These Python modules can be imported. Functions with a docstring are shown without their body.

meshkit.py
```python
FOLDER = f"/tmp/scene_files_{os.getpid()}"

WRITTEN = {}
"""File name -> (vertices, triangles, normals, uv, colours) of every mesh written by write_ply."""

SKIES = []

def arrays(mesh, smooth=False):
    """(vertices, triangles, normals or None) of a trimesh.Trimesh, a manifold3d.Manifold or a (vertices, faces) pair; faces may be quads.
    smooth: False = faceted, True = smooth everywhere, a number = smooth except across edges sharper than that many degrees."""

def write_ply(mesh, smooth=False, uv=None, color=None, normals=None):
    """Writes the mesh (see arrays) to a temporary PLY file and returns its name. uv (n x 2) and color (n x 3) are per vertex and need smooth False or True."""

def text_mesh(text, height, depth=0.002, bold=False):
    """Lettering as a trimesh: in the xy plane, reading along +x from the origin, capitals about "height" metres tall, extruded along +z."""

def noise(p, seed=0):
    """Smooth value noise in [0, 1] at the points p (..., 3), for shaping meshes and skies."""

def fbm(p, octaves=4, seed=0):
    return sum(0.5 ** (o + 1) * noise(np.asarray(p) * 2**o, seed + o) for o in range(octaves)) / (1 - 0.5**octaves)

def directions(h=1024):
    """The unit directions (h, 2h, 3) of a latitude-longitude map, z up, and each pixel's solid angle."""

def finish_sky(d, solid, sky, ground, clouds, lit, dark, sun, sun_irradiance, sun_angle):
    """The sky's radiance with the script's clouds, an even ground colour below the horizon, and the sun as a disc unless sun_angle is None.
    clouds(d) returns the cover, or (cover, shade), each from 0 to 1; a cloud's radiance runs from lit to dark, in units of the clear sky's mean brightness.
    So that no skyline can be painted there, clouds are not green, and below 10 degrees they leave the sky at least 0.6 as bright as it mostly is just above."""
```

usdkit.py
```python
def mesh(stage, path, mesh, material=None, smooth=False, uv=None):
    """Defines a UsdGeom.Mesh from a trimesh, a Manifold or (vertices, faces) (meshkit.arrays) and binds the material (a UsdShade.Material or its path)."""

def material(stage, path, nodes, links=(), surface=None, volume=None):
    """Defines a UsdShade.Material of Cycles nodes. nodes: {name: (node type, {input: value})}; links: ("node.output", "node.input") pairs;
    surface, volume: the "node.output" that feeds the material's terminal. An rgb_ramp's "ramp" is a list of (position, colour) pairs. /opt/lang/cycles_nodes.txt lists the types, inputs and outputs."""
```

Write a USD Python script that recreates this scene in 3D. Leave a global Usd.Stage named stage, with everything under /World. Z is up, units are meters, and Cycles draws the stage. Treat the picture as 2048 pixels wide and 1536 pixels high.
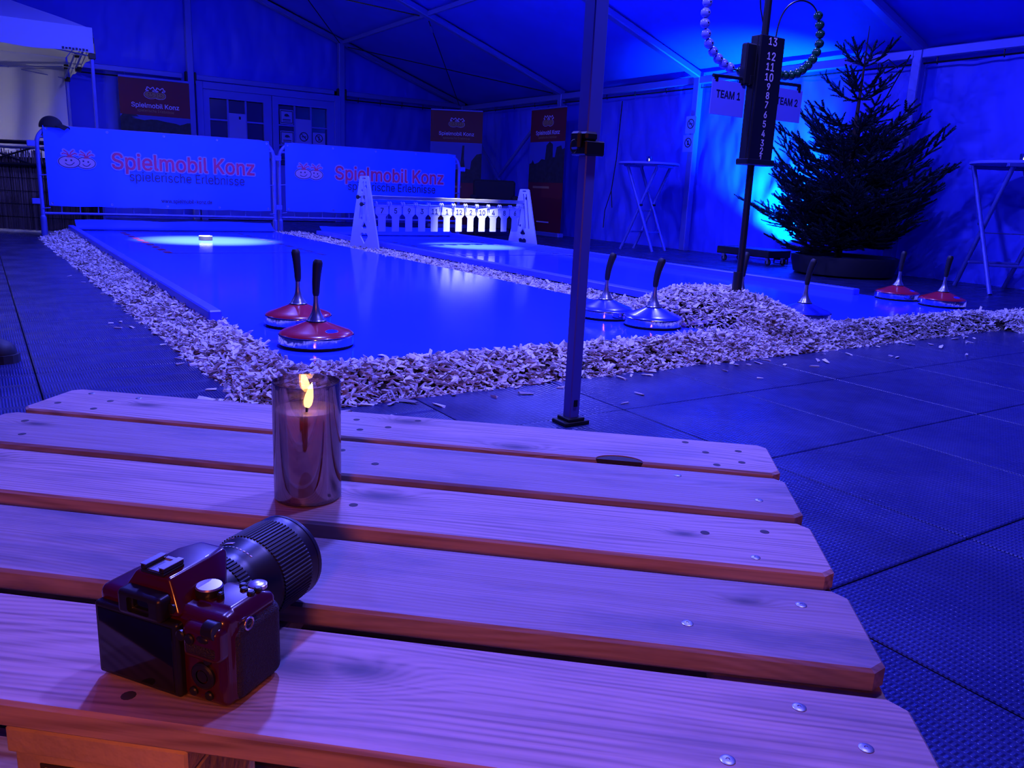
import math, random
import numpy as np, trimesh, usdkit, meshkit
from pxr import Usd, UsdGeom, UsdLux, UsdShade, Gf, Sdf, Vt
from shapely.geometry import Polygon, Point, box as sbox, LineString
from shapely.ops import unary_union
from shapely import affinity
import manifold3d as m3

stage = Usd.Stage.CreateInMemory()
UsdGeom.SetStageUpAxis(stage, 'Z'); UsdGeom.SetStageMetersPerUnit(stage, 1.0)
UsdGeom.Xform.Define(stage, '/World'); UsdGeom.Scope.Define(stage, '/World/Looks')
rnd = random.Random(7); rng = np.random.default_rng(7)
PI = math.pi

# ------------------------------------------------------------------ camera, lights, exposure
PITCH, ROLL, YAW, CAMZ, FPX = 13.525, 2.584, 33.667, 0.67, 1599.86
def camera():
    p, r, y = map(math.radians, (PITCH, ROLL, YAW))
    f = np.array([math.sin(y)*math.cos(p), math.cos(y)*math.cos(p), -math.sin(p)])
    right = np.array([math.cos(y), -math.sin(y), 0.]); up = np.cross(right, f)
    r2 = right*math.cos(r)+up*math.sin(r); u2 = -right*math.sin(r)+up*math.cos(r)
    c = UsdGeom.Camera.Define(stage, '/World/camera')
    m = Gf.Matrix4d(*r2, 0, *u2, 0, *(-f), 0, 0, 0, CAMZ, 1)
    c.AddTransformOp().Set(m)
    c.CreateHorizontalApertureAttr(36.0); c.CreateVerticalApertureAttr(27.0)
    c.CreateFocalLengthAttr(FPX/2048*36.0); c.CreateClippingRangeAttr((0.03, 200.0))
    c.CreateExposureAttr(0.0)
camera()
def light(kind, name, pos, color, inten, aim=None, radius=.1, cone=None, soft=.5):
    l = getattr(UsdLux, kind).Define(stage, '/World/'+name)
    l.CreateColorAttr(Gf.Vec3f(*color)); l.CreateIntensityAttr(inten); l.CreateRadiusAttr(radius); l.CreateNormalizeAttr(True)
    z = -np.array(aim if aim is not None else (0, 0, -1), float); z /= np.linalg.norm(z)
    x = np.cross((0, 1, 0) if abs(z[1]) < .9 else (1, 0, 0), z); x /= np.linalg.norm(x); y = np.cross(z, x)
    UsdGeom.Xformable(l).AddTransformOp().Set(Gf.Matrix4d(*x, 0, *y, 0, *z, 0, *map(float, pos), 1))
    if cone:
        s = UsdLux.ShapingAPI.Apply(l.GetPrim()); s.CreateShapingConeAngleAttr(cone); s.CreateShapingConeSoftnessAttr(soft)
    return l
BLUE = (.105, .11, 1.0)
for i, (p, a, w) in enumerate([((1.35, 3.2, 3.45), (-.1, -.25, -1), 88), ((4.2, 3.9, 3.1), (0, -.1, -1), 55), ((2.0, 7.2, 3.7), (0, .0, -1), 62), ((4.6, 6.6, 2.95), (.05, .0, -1), 34), ((-2.2, 7.0, 3.2), (.2, .2, -1), 26), ((2.4, 11.4, 3.5), (0, .2, -1), 8)]):
    light('DiskLight', 'ceiling_spot_blue_%d' % i, p, BLUE, w, a, .12)
light('DiskLight', 'ceiling_spot_front', (2.0, 1.2, 3.2), (.17, .15, 1.0), 36, (.12, .2, -1), .12)  # added unseen fill lamp, brightens score numerals and chip fronts
light('SphereLight', 'wall_uplight', (7.66, 6.10, .160), (0, .19, 1.0), 1500, (.46, .36, .80), .025, 44, .8)
light('SphereLight', 'target_spot_one', (1.75, 7.4, 3.55), (1, .97, .88), 4600, (.05, .62, -3.5), .04, 11.5, 1.)
light('SphereLight', 'target_spot_two', (4.35, 6.6, 3.1), (1, .97, .88), 2400, (.0, .78, -3.0), .04, 10.5, 1.)
light('SphereLight', 'warm_lamp', (-.45, -.40, .86), (1.0, .21, .045), 9, (.72, 1.22, -.62), .10, 31, .5)
light('SphereLight', 'pavilion_lamp', (-.9, 12.5, .70), (1.0, .86, .62), 17, None, .08)

# ------------------------------------------------------------------ materials
def mat(name, color, rough=.5, metal=0., var=0., vscale=6., bump=0., bscale=60., spec=.5, coat=0., emit=None, estr=0., trans=0., ramp=None, stretch=None, extra=None):
    path = '/World/Looks/'+name
    n = {'p': ('principled_bsdf', dict(base_color=color, roughness=rough, metallic=metal, specular_ior_level=spec, coat_weight=coat, transmission_weight=trans, **(extra or {})))}
    l = []
    if emit is not None:
        n['p'][1].update(emission_color=emit, emission_strength=estr)
    if var or bump:
        n['t'] = ('texture_coordinate', {}); n['m'] = ('mapping', {'scale': stretch or (1, 1, 1)})
        l.append(('t.object', 'm.vector'))
    if var:
        n['n'] = ('noise_texture', {'scale': vscale, 'detail': 4.})
        c = np.array(color)
        n['r'] = ('rgb_ramp', {'ramp': ramp or [(.3, tuple(c*(1-var))), (.7, tuple(np.minimum(c*(1+var*.6), 1)))]})
        l += [('m.vector', 'n.vector'), ('n.fac', 'r.fac'), ('r.color', 'p.base_color')]
    if bump:
        n['bn'] = ('noise_texture', {'scale': bscale, 'detail': 3.}); n['b'] = ('bump', {'strength': bump, 'distance': .01})
        l += [('m.vector', 'bn.vector'), ('bn.fac', 'b.height'), ('b.normal', 'p.normal')]
    return usdkit.material(stage, path, n, l, surface='p.BSDF')

M = {}
M['tent'] = mat('tent_fabric', (.045, .065, .80), .55, bump=.25, bscale=1.6, var=.08, vscale=1.2)  # white cloth; the blue light's look is put into its colour
M['darktent'] = mat('tent_fabric_dark', (.012, .018, .16), .6)  # walls out of view, colour darkened to cut bounced blue light
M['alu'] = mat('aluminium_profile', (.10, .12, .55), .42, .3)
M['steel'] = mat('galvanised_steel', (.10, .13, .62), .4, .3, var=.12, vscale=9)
M['chrome'] = mat('chrome', (.75, .76, .85), .12, 1.)
M['bare'] = mat('bare_steel', (.45, .46, .55), .3, .9)
M['black'] = mat('black_plastic', (.008, .008, .009), .4)
M['rubber'] = mat('black_rubber', (.012, .012, .014), .75)
M['paintblack'] = mat('black_paint', (.010, .010, .013), .35)
M['ice'] = mat('ice_sheet_plastic', (.030, .075, .88), .13, spec=.5, var=.05, vscale=2.)  # white sheet, base colour tinted blue in place of blue lighting
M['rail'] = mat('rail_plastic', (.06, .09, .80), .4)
M['tape'] = mat('red_tape', (.42, .02, .03), .5)
M['tapered'] = mat('tape_red', (.16, .004, .02), .5)
M['tapedark'] = mat('dark_tape', (.02, .02, .16), .5)
M['banner'] = mat('banner_vinyl', (.022, .10, .90), .42, bump=.15, bscale=2.)  # white vinyl whose colour carries the blue cast of the lamps
M['red'] = mat('print_red', (.55, .03, .12), .5)
M['navy'] = mat('print_navy', (.03, .02, .10), .5)
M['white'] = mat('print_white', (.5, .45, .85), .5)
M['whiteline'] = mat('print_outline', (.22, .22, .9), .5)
M['skin'] = mat('print_peach', (.42, .26, .40), .5)
M['maroon'] = mat('roll_red', (.13, .006, .02), .55)
M['gold'] = mat('print_ochre', (.32, .20, .10), .6)
M['photosky'] = mat('print_sky', (.03, .05, .45), .5)
M['photodark'] = mat('print_dark', (.012, .016, .035), .6, var=.6, vscale=14)
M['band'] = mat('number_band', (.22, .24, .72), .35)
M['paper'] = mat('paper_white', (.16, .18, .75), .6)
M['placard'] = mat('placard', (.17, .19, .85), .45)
M['ink'] = mat('ink', (.012, .012, .06), .5)
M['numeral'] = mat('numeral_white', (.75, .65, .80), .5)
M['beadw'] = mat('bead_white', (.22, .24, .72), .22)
M['beadg'] = mat('bead_green', (.008, .07, .03), .2)
M['redbell'] = mat('stone_red', (.36, .012, .016), .25, coat=.3)
M['bluebell'] = mat('stone_blue', (.02, .035, .62), .25, coat=.3)
M['handle'] = mat('grip_black', (.008, .008, .009), .55)
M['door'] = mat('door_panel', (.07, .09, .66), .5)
M['pane'] = mat('door_pane', (.022, .022, .13), .2)
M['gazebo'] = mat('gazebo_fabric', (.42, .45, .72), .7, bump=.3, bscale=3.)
M['reed'] = mat('reed', (.20, .15, .12), .8, var=.5, vscale=30, stretch=(1, 1, .05))
M['cloth'] = mat('dark_cloth', (.012, .012, .018), .85)
M['leather'] = mat('dark_leather', (.012, .012, .016), .45)
M['barktub'] = mat('tub_black', (.018, .018, .022), .5)
M['trunk'] = mat('trunk_bark', (.05, .03, .02), .85)
M['needle'] = mat('fir_needle', (.018, .042, .038), .42)
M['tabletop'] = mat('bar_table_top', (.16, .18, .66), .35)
M['glow'] = mat('tea_glow', (1, .7, .3), .5, emit=(1., .5, .16), estr=30.)
M['rededge'] = mat('red_curtain', (.10, .008, .012), .8)
M['nail'] = mat('nail_steel', (.30, .31, .36), .35, .8)
M['nailhole'] = mat('nail_stain', (.05, .04, .045), .8)
M['end'] = mat('end_grain', (.50, .34, .20), .8, var=.45, vscale=9, bump=.4, bscale=50)
M['stamp'] = mat('burn_stamp', (.04, .02, .012), .8)
M['bark'] = mat('bark_edge', (.030, .022, .030), .8, bump=.5, bscale=40)
M['body'] = mat('camera_red', (.05, .003, .004), .25, coat=.6)
M['camblack'] = mat('camera_black', (.010, .010, .011), .38)
M['grip'] = mat('camera_leatherette', (.014, .006, .008), .5, bump=.5, bscale=900)
M['lcd'] = mat('camera_screen', (.006, .006, .008), .06)
M['dial'] = mat('dial_metal', (.72, .70, .74), .25, .9)
M['lens'] = mat('lens_barrel', (.014, .014, .017), .36)
M['lensring'] = mat('lens_rubber', (.010, .010, .012), .55)
M['lenslabel'] = mat('lens_label', (.55, .52, .5), .35)
M['wax'] = mat('candle_wax', (.58, .42, .40), .5, extra=dict(subsurface_weight=.3, subsurface_scale=.01))
M['flame'] = mat('flame_glow', (1, .6, .2), .5, emit=(1., .52, .12), estr=14.)
M['flamecore'] = mat('flame_core', (1, .9, .6), .5, emit=(1., .75, .32), estr=16.)
M['wick'] = mat('wick', (.01, .008, .008), .9)
M['pucktop'] = mat('puck_white', (.85, .85, .82), .5)
M['shoe'] = mat('shoe_dark', (.012, .013, .02), .6)
M['sole'] = mat('shoe_sole', (.02, .02, .03), .7)
M['orange'] = mat('floodlight_lens', (.3, .4, 1), .3, emit=(.05, .2, 1.), estr=4.)

def glass_mat(name, tint, refl, fac):
    n = {'t': ('transparent_bsdf', {'color': tint}), 'g': ('glossy_bsdf', {'color': refl, 'roughness': .02}),
         'f': ('layer_weight', {'blend': .35}), 'a': ('math', {'math_type': 'multiply_add', 'value2': .55, 'value3': fac}), 'x': ('mix_closure', {})}
    return usdkit.material(stage, '/World/Looks/'+name, n, [('f.fresnel', 'a.value1'), ('a.value', 'x.fac'), ('t.BSDF', 'x.closure1'), ('g.BSDF', 'x.closure2')], surface='x.closure')
M['smoke'] = glass_mat('smoked_glass', (.78, .70, .70), (.80, .74, .76), .24)
M['clear'] = glass_mat('clear_glass', (.85, .85, .88), (.9, .9, .95), .05)
n = {'d': ('principled_bsdf', {'base_color': (.42, .45, .9), 'roughness': .25}), 'l': ('translucent_bsdf', {'color': (.5, .52, .9)}), 't': ('transparent_bsdf', {'color': (.8, .82, .95)}),
     'nz': ('noise_texture', {'scale': 9., 'detail': 3.}), 'rr': ('map_range', {'from_min': .35, 'from_max': .7, 'to_min': .15, 'to_max': .55}), 'x': ('mix_closure', {'fac': .45}), 'y': ('mix_closure', {'fac': .3})}
M['acryl'] = usdkit.material(stage, '/World/Looks/frosted_acrylic', n, [('d.BSDF', 'x.closure1'), ('l.BSDF', 'x.closure2'), ('x.closure', 'y.closure1'), ('t.BSDF', 'y.closure2')], surface='y.closure')

def wood(name, light, dark, knots=(), freq=7., stain=.35, seed=0., rough=.55):
    """Flat-sawn pine along local x; knots = (x, y, radius, strength)."""
    n = {'t': ('texture_coordinate', {}), 's': ('separate_xyz', {}), 'm1': ('mapping', {'scale': (1.1, 6, 6), 'location': (seed, seed*.7, 0)}), 'n1': ('noise_texture', {'scale': 1., 'detail': 2.}),
         'q0': ('math', {'math_type': 'multiply_add', 'value2': .16}),
         'm2': ('mapping', {'scale': (4, 190, 190), 'location': (seed, 0, 0)}), 'n2': ('noise_texture', {'scale': 1., 'detail': 4.}),
         'm3': ('mapping', {'scale': (3.5, 14, 14), 'location': (seed*2, 0, 0)}), 'n3': ('noise_texture', {'scale': 1., 'detail': 5., 'roughness': .65}),
         'zz': ('math', {'math_type': 'multiply_add', 'value2': .6})}
    l = [('t.object', 's.vector'), ('t.object', 'm1.vector'), ('m1.vector', 'n1.vector'), ('n1.fac', 'q0.value1'), ('s.y', 'zz.value3'), ('s.z', 'zz.value1'), ('zz.value', 'q0.value3'),
         ('t.object', 'm2.vector'), ('m2.vector', 'n2.vector'), ('t.object', 'm3.vector'), ('m3.vector', 'n3.vector')]
    q, core = 'q0.value', None
    for i, (kx, ky, kr, ks) in enumerate(knots):
        a = 'k%d' % i
        n.update({a+'x': ('math', {'math_type': 'subtract', 'value2': kx}), a+'x2': ('math', {'math_type': 'multiply', 'value2': .42/kr}), a+'x3': ('math', {'math_type': 'power', 'value2': 2.}), a+'xa': ('math', {'math_type': 'absolute'}),
                  a+'y': ('math', {'math_type': 'subtract', 'value2': ky}), a+'y2': ('math', {'math_type': 'multiply', 'value2': 1./kr}), a+'ya': ('math', {'math_type': 'absolute'}), a+'y3': ('math', {'math_type': 'power', 'value2': 2.}),
                  a+'d': ('math', {'math_type': 'add'}), a+'dn': ('math', {'math_type': 'multiply', 'value2': -1.}), a+'e': ('math', {'math_type': 'exponent'}),
                  a+'p': ('math', {'math_type': 'multiply_add', 'value2': ks}), a+'c': ('math', {'math_type': 'power', 'value2': 2.2})})
        l += [('s.x', a+'x.value1'), (a+'x.value', a+'x2.value1'), (a+'x2.value', a+'xa.value1'), (a+'xa.value', a+'x3.value1'), ('s.y', a+'y.value1'), (a+'y.value', a+'y2.value1'), (a+'y2.value', a+'ya.value1'), (a+'ya.value', a+'y3.value1'),
              (a+'x3.value', a+'d.value1'), (a+'y3.value', a+'d.value2'), (a+'d.value', a+'dn.value1'), (a+'dn.value', a+'e.value1'), (a+'e.value', a+'p.value1'), (q, a+'p.value3'), (a+'e.value', a+'c.value1')]
        q = a+'p.value'
        if core is None: core = a+'c.value'
        else:
            n[a+'m'] = ('math', {'math_type': 'maximum'}); l += [(core, a+'m.value1'), (a+'c.value', a+'m.value2')]; core = a+'m.value'
    n.update({'w': ('math', {'math_type': 'multiply', 'value2': 2*PI/(freq/1000.)}), 'si': ('math', {'math_type': 'sine'}), 'w2': ('math', {'math_type': 'multiply_add', 'value2': .10, 'value3': .13}),
              'f2': ('math', {'math_type': 'multiply_add', 'value2': .74}), 'rp': ('rgb_ramp', {'ramp': [(.34, light), (.52, tuple(np.array(light)*.84)), (.70, dark)]}),
              'sr': ('map_range', {'from_min': .47, 'from_max': .70, 'to_min': 0., 'to_max': stain, 'clamp': True}), 'sm': ('mix', {'color2': (.10, .085, .13)}),
              'kc': ('mix', {'color2': (.085, .05, .055)}), 'b': ('bump', {'strength': .14, 'distance': .004}), 'p': ('principled_bsdf', {'roughness': rough, 'specular_ior_level': .35})})
    l += [(q, 'w.value1'), ('w.value', 'si.value1'), ('si.value', 'w2.value1'), ('n2.fac', 'f2.value1'), ('w2.value', 'f2.value3'), ('f2.value', 'rp.fac'), ('n3.fac', 'sr.value'), ('sr.result', 'sm.fac'), ('rp.color', 'sm.color1'),
          ('sm.color', 'kc.color1'), ('kc.color', 'p.base_color'), ('f2.value', 'b.height'), ('b.normal', 'p.normal')]
    if core: l.append((core, 'kc.fac'))
    else: n['kc'][1]['fac'] = 0.
    return usdkit.material(stage, '/World/Looks/'+name, n, l, surface='p.BSDF')

def floor_mat(name, along_y, dashes):
    a, b = ('x', 'y') if along_y else ('y', 'x')
    n = {'t': ('texture_coordinate', {}), 's': ('separate_xyz', {}), 'w': ('math', {'math_type': 'multiply', 'value2': 2*PI/.0082}), 'si': ('math', {'math_type': 'sine'}), 'h': ('math', {'math_type': 'multiply_add', 'value2': .5, 'value3': .5}),
         'v': ('math', {'math_type': 'multiply', 'value2': 2*PI/(.0165 if dashes else .14)}), 'sv': ('math', {'math_type': 'sine'}), 'c': ('math', {'math_type': 'multiply_add', 'value2': 2.5 if dashes else 14., 'value3': 1.2 if dashes else 12., 'use_clamp': True}),
         'mu': ('math', {'math_type': 'multiply'}), 'b': ('bump', {'strength': .5, 'distance': .004}), 'nz': ('noise_texture', {'scale': 3.5, 'detail': 6.}), 'rr': ('map_range', {'from_min': .35, 'from_max': .7, 'to_min': .20, 'to_max': .36}),
         'rc': ('rgb_ramp', {'ramp': [(.3, (.016, .020, .085)), (.7, (.024, .028, .11))]}), 'p': ('principled_bsdf', {'specular_ior_level': .5})}
    l = [('t.object', 's.vector'), ('s.'+a, 'w.value1'), ('w.value', 'si.value1'), ('si.value', 'h.value1'), ('s.'+b, 'v.value1'), ('v.value', 'sv.value1'), ('sv.value', 'c.value1'), ('h.value', 'mu.value1'), ('c.value', 'mu.value2'), ('mu.value', 'b.height'),
         ('b.normal', 'p.normal'), ('nz.fac', 'rr.value'), ('rr.result', 'p.roughness'), ('nz.fac', 'rc.fac'), ('rc.color', 'p.base_color')]
    return usdkit.material(stage, '/World/Looks/'+name, n, l, surface='p.BSDF')
M['ribfloor'] = floor_mat('floor_ribbed', True, False); M['dotfloor'] = floor_mat('floor_studded', False, True)
M['seam'] = mat('floor_gap', (.008, .008, .02), .7)
n = {'o': ('object_info', {}), 'r': ('rgb_ramp', {'ramp': [(0, (.86, .82, .78)), (.30, (.66, .60, .58)), (.55, (.78, .74, .72)), (.78, (.38, .31, .29)), (1, (.15, .11, .10))]}), 'p': ('principled_bsdf', {'roughness': .75})}
M['chip'] = usdkit.material(stage, '/World/Looks/wood_chip', n, [('o.random', 'r.fac'), ('r.color', 'p.base_color')], surface='p.BSDF')
M['chipbed'] = mat('chip_bed', (.05, .038, .035), .9, var=.6, vscale=40, bump=1., bscale=50)

# ------------------------------------------------------------------ mesh helpers
def R(ax, deg): return trimesh.transformations.rotation_matrix(math.radians(deg), dict(x=(1, 0, 0), y=(0, 1, 0), z=(0, 0, 1))[ax])
def T(x, y, z): return trimesh.transformations.translation_matrix((x, y, z))
def tf(m, *ms):
    m = m.copy()
    for x in ms: m.apply_transform(x)
    return m
def cat(*ms):
    out = []
    for m in ms: out += list(m) if isinstance(m, (list, tuple)) else [m]
    return trimesh.util.concatenate(out)
def box(x0, x1, y0, y1, z0, z1, b=0.):
    if b <= 0:
        m = trimesh.creation.box([x1-x0, y1-y0, z1-z0]); m.apply_translation([(x0+x1)/2, (y0+y1)/2, (z0+z1)/2]); return m
    pts = []
    for sx in (0, 1):
        for sy in (0, 1):
            for sz in (0, 1):
                c = np.array([x1 if sx else x0, y1 if sy else y0, z1 if sz else z0]); s = -np.array([sx*2-1, sy*2-1, sz*2-1])*b
                for k in range(3):
                    d = s.copy(); d[k] = 0; pts.append(c+d)
    return trimesh.Trimesh(pts).convex_hull
def bar(p, q, w, h, b=.0, up=(0, 0, 1)):
    p, q = np.array(p, float), np.array(q, float); d = q-p; L = np.linalg.norm(d); d /= L
    s = np.cross(up, d); s /= np.linalg.norm(s); u = np.cross(d, s)
    m = box(0, L, -w/2, w/2, -h/2, h/2, b); t = np.eye(4); t[:3, 0], t[:3, 1], t[:3, 2], t[:3, 3] = d, s, u, p
    m.apply_transform(t); return m
def tube(pts, r, n=8, closed=False):
    P = np.array(pts, float); N = len(P); r = np.broadcast_to(r, N)
    t = np.roll(P, -1, 0)-np.roll(P, 1, 0) if closed else np.gradient(P, axis=0)
    t /= np.linalg.norm(t, axis=1, keepdims=True)
    u = np.cross(t[0], (0, 0, 1) if abs(t[0][2]) < .9 else (1, 0, 0)); u /= np.linalg.norm(u)
    V = []
    for i in range(N):
        u = u-t[i]*(u@t[i]); u /= np.linalg.norm(u); w = np.cross(t[i], u)
        a = np.arange(n)/n*2*PI
        V.append(P[i]+r[i]*(np.cos(a)[:, None]*u+np.sin(a)[:, None]*w))
    V = np.vstack(V); F = []
    for i in range(N if closed else N-1):
        j = (i+1) % N
        for k in range(n):
            l = (k+1) % n
            F += [[i*n+k, i*n+l, j*n+l], [i*n+k, j*n+l, j*n+k]]
    if not closed:
        V = np.vstack([V, P[0], P[-1]]); a, b = len(V)-2, len(V)-1
        for k in range(n):
            l = (k+1) % n; F += [[a, l, k], [b, (N-1)*n+k, (N-1)*n+l]]
    return trimesh.Trimesh(V, F, process=False)
def lathe(prof, n=32):
    prof = [(max(r, 0), z) for r, z in prof]
    a = np.arange(n)/n*2*PI; V, F, rows = [], [], []
    for r, z in prof:
        if r < 1e-6: rows.append([len(V)]); V.append((0, 0, z))
        else:
            rows.append(list(range(len(V), len(V)+n))); V += [(r*math.cos(t), r*math.sin(t), z) for t in a]
    for A, B in zip(rows, rows[1:]):
        for k in range(n):
            l = (k+1) % n
            if len(A) == 1 and len(B) == 1: continue
            if len(A) == 1: F.append([A[0], B[l], B[k]])
            elif len(B) == 1: F.append([A[k], A[l], B[0]])
            else: F += [[A[k], A[l], B[l]], [A[k], B[l], B[k]]]
    m = trimesh.Trimesh(V, F, process=False)
    return m
def prism(poly, h, z=0.):
    if not hasattr(poly, 'geom_type'): poly = Polygon(poly)
    gs = getattr(poly, 'geoms', [poly])
    m = cat([trimesh.creation.extrude_polygon(g, h, engine='earcut') for g in gs if g.area > 1e-9]); m.apply_translation([0, 0, z]); return m
def ball(r, c=(0, 0, 0), s=2, sc=(1, 1, 1)):
    m = trimesh.creation.icosphere(s, r); m.apply_scale(sc); m.apply_translation(c); return m
def hull(*ms): return trimesh.Trimesh(np.vstack([m.vertices if hasattr(m, 'vertices') else m for m in ms])).convex_hull
def rbox(x0, x1, y0, y1, z0, z1, r, s=2):
    return hull(*[ball(r, (x, y, z), s) for x in (x0+r, x1-r) for y in (y0+r, y1-r) for z in (z0+r, z1-r)])
def text(s, h, bold=False, d=.001, width=None, center=True):
    m = meshkit.text_mesh(s, h, d, bold)
    b = m.bounds
    if center: m.apply_translation([-(b[0][0]+b[1][0])/2, 0, 0])
    if width: m.apply_scale([width/(b[1][0]-b[0][0]), 1, 1])
    return m
def faceY(m): return tf(m, R('x', 90))                 # drawn in xy, stands in xz, seen from -y
def union(*ms):
    out = None
    for m in ms:
        k = m3.Manifold(m3.Mesh(np.asarray(m.vertices, np.float32), np.asarray(m.faces, np.uint32)))
        out = k if out is None else out+k
    g = out.to_mesh(); return trimesh.Trimesh(g.vert_properties[:, :3], g.tri_verts)
def diff(a, *bs):
    k = lambda m: m3.Manifold(m3.Mesh(np.asarray(m.vertices, np.float32), np.asarray(m.faces, np.uint32)))
    o = k(a)
    for b in bs: o = o-k(b)
    g = o.to_mesh(); return trimesh.Trimesh(g.vert_properties[:, :3], g.tri_verts)
def grid(fn, nu, nv):
    u, v = np.meshgrid(np.linspace(0, 1, nu), np.linspace(0, 1, nv), indexing='ij')
    P = np.asarray(fn(u, v)); V = np.moveaxis(P, 0, -1).reshape(-1, 3)
    i = np.arange(nu*nv).reshape(nu, nv); a, b, c, d = i[:-1, :-1].ravel(), i[1:, :-1].ravel(), i[1:, 1:].ravel(), i[:-1, 1:].ravel()
    return trimesh.Trimesh(V, np.vstack([np.stack([a, b, c], 1), np.stack([a, c, d], 1)]), process=False)
def thick(m, n, t):
    """sheet m given thickness t along n"""
    a = m.copy(); b = m.copy(); b.apply_translation(np.array(n)*t); b.invert()
    return cat(a, b)

# ------------------------------------------------------------------ scene helpers
used = {}
def numbered(parent, name):
    k = (parent, name); i = used.get(k, -1)+1; used[k] = i
    return parent+'/'+(name if i == 0 else '%s_%03d' % (name, i))
def keys(p, label=None, cat_=None, group=None, kind=None):
    for k, v in (('label', label), ('category', cat_), ('group', group), ('kind', kind)):
        if v: p.SetCustomDataByKey(k, v)
def thing(name, label=None, cat_=None, loc=(0, 0, 0), rz=0., group=None, kind=None):
    x = UsdGeom.Xform.Define(stage, numbered('/World', name)); x.AddTranslateOp().Set(Gf.Vec3d(*map(float, loc)))
    if rz: x.AddRotateZOp().Set(float(rz))
    keys(x.GetPrim(), label, cat_, group, kind); return x.GetPrim()
def part(parent, name, mesh, m, smooth=False, label=None, kind=None, loc=None, rz=0.):
    base = '/World' if parent is None else str(parent.GetPath())
    u = usdkit.mesh(stage, numbered(base, name), mesh, M[m] if isinstance(m, str) else m, smooth)
    if loc is not None: u.AddTranslateOp().Set(Gf.Vec3d(*map(float, loc)))
    if rz: u.AddRotateZOp().Set(float(rz))
    keys(u.GetPrim(), label, None, None, kind); return u.GetPrim()
def single(name, mesh, m, label, cat_, group=None, kind=None, smooth=False):
    p = part(None, name, mesh, m, smooth); keys(p, label, cat_, group, kind); return p
def dup(root, loc, rz, label, group=None):
    was = root.GetCustomData(); nm = root.GetName()
    r = thing(nm if not nm[-4:-3] == '_' else nm[:-4], label, was['category'], loc, rz, group or was.get('group'))
    r.GetReferences().AddInternalReference(root.GetPath()); r.SetInstanceable(True); return r

# ------------------------------------------------------------------ the tent
WX, BY, EZ, SL, RX = 7.87, 13.92, 2.14, .336, .5           # right posts, back posts, eave, roof slope, ridge
roofz = lambda x: EZ+.12+SL*(min(WX, 2*RX-x if x < RX else x)*-1+WX) if x >= RX else EZ+.12+SL*(WX-(2*RX-x))
BAYS = [-1.03, 1.92, 4.87, 7.82, 10.77, 13.92]
LX = 2*RX-WX
floor = thing('floor', 'dark plastic event floor of ribbed square panels with black joints', None, kind='structure')
part(floor, 'floor_base', box(LX-.3, WX+.3, -4.2, 14.2, -.06, -.012), 'seam')
PS = .554
def panel(x0, y0, m, cut=0.):
    g = .0022
    return part(floor, 'floor_panel', box(-PS/2+g+cut, PS/2-g, -PS/2+g, PS/2-g, -.012, 0., .002), m, loc=(x0, y0, 0))
far = []; npan = 0
c2, s2 = math.cos(math.radians(1.6)), math.sin(math.radians(1.6))
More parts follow.
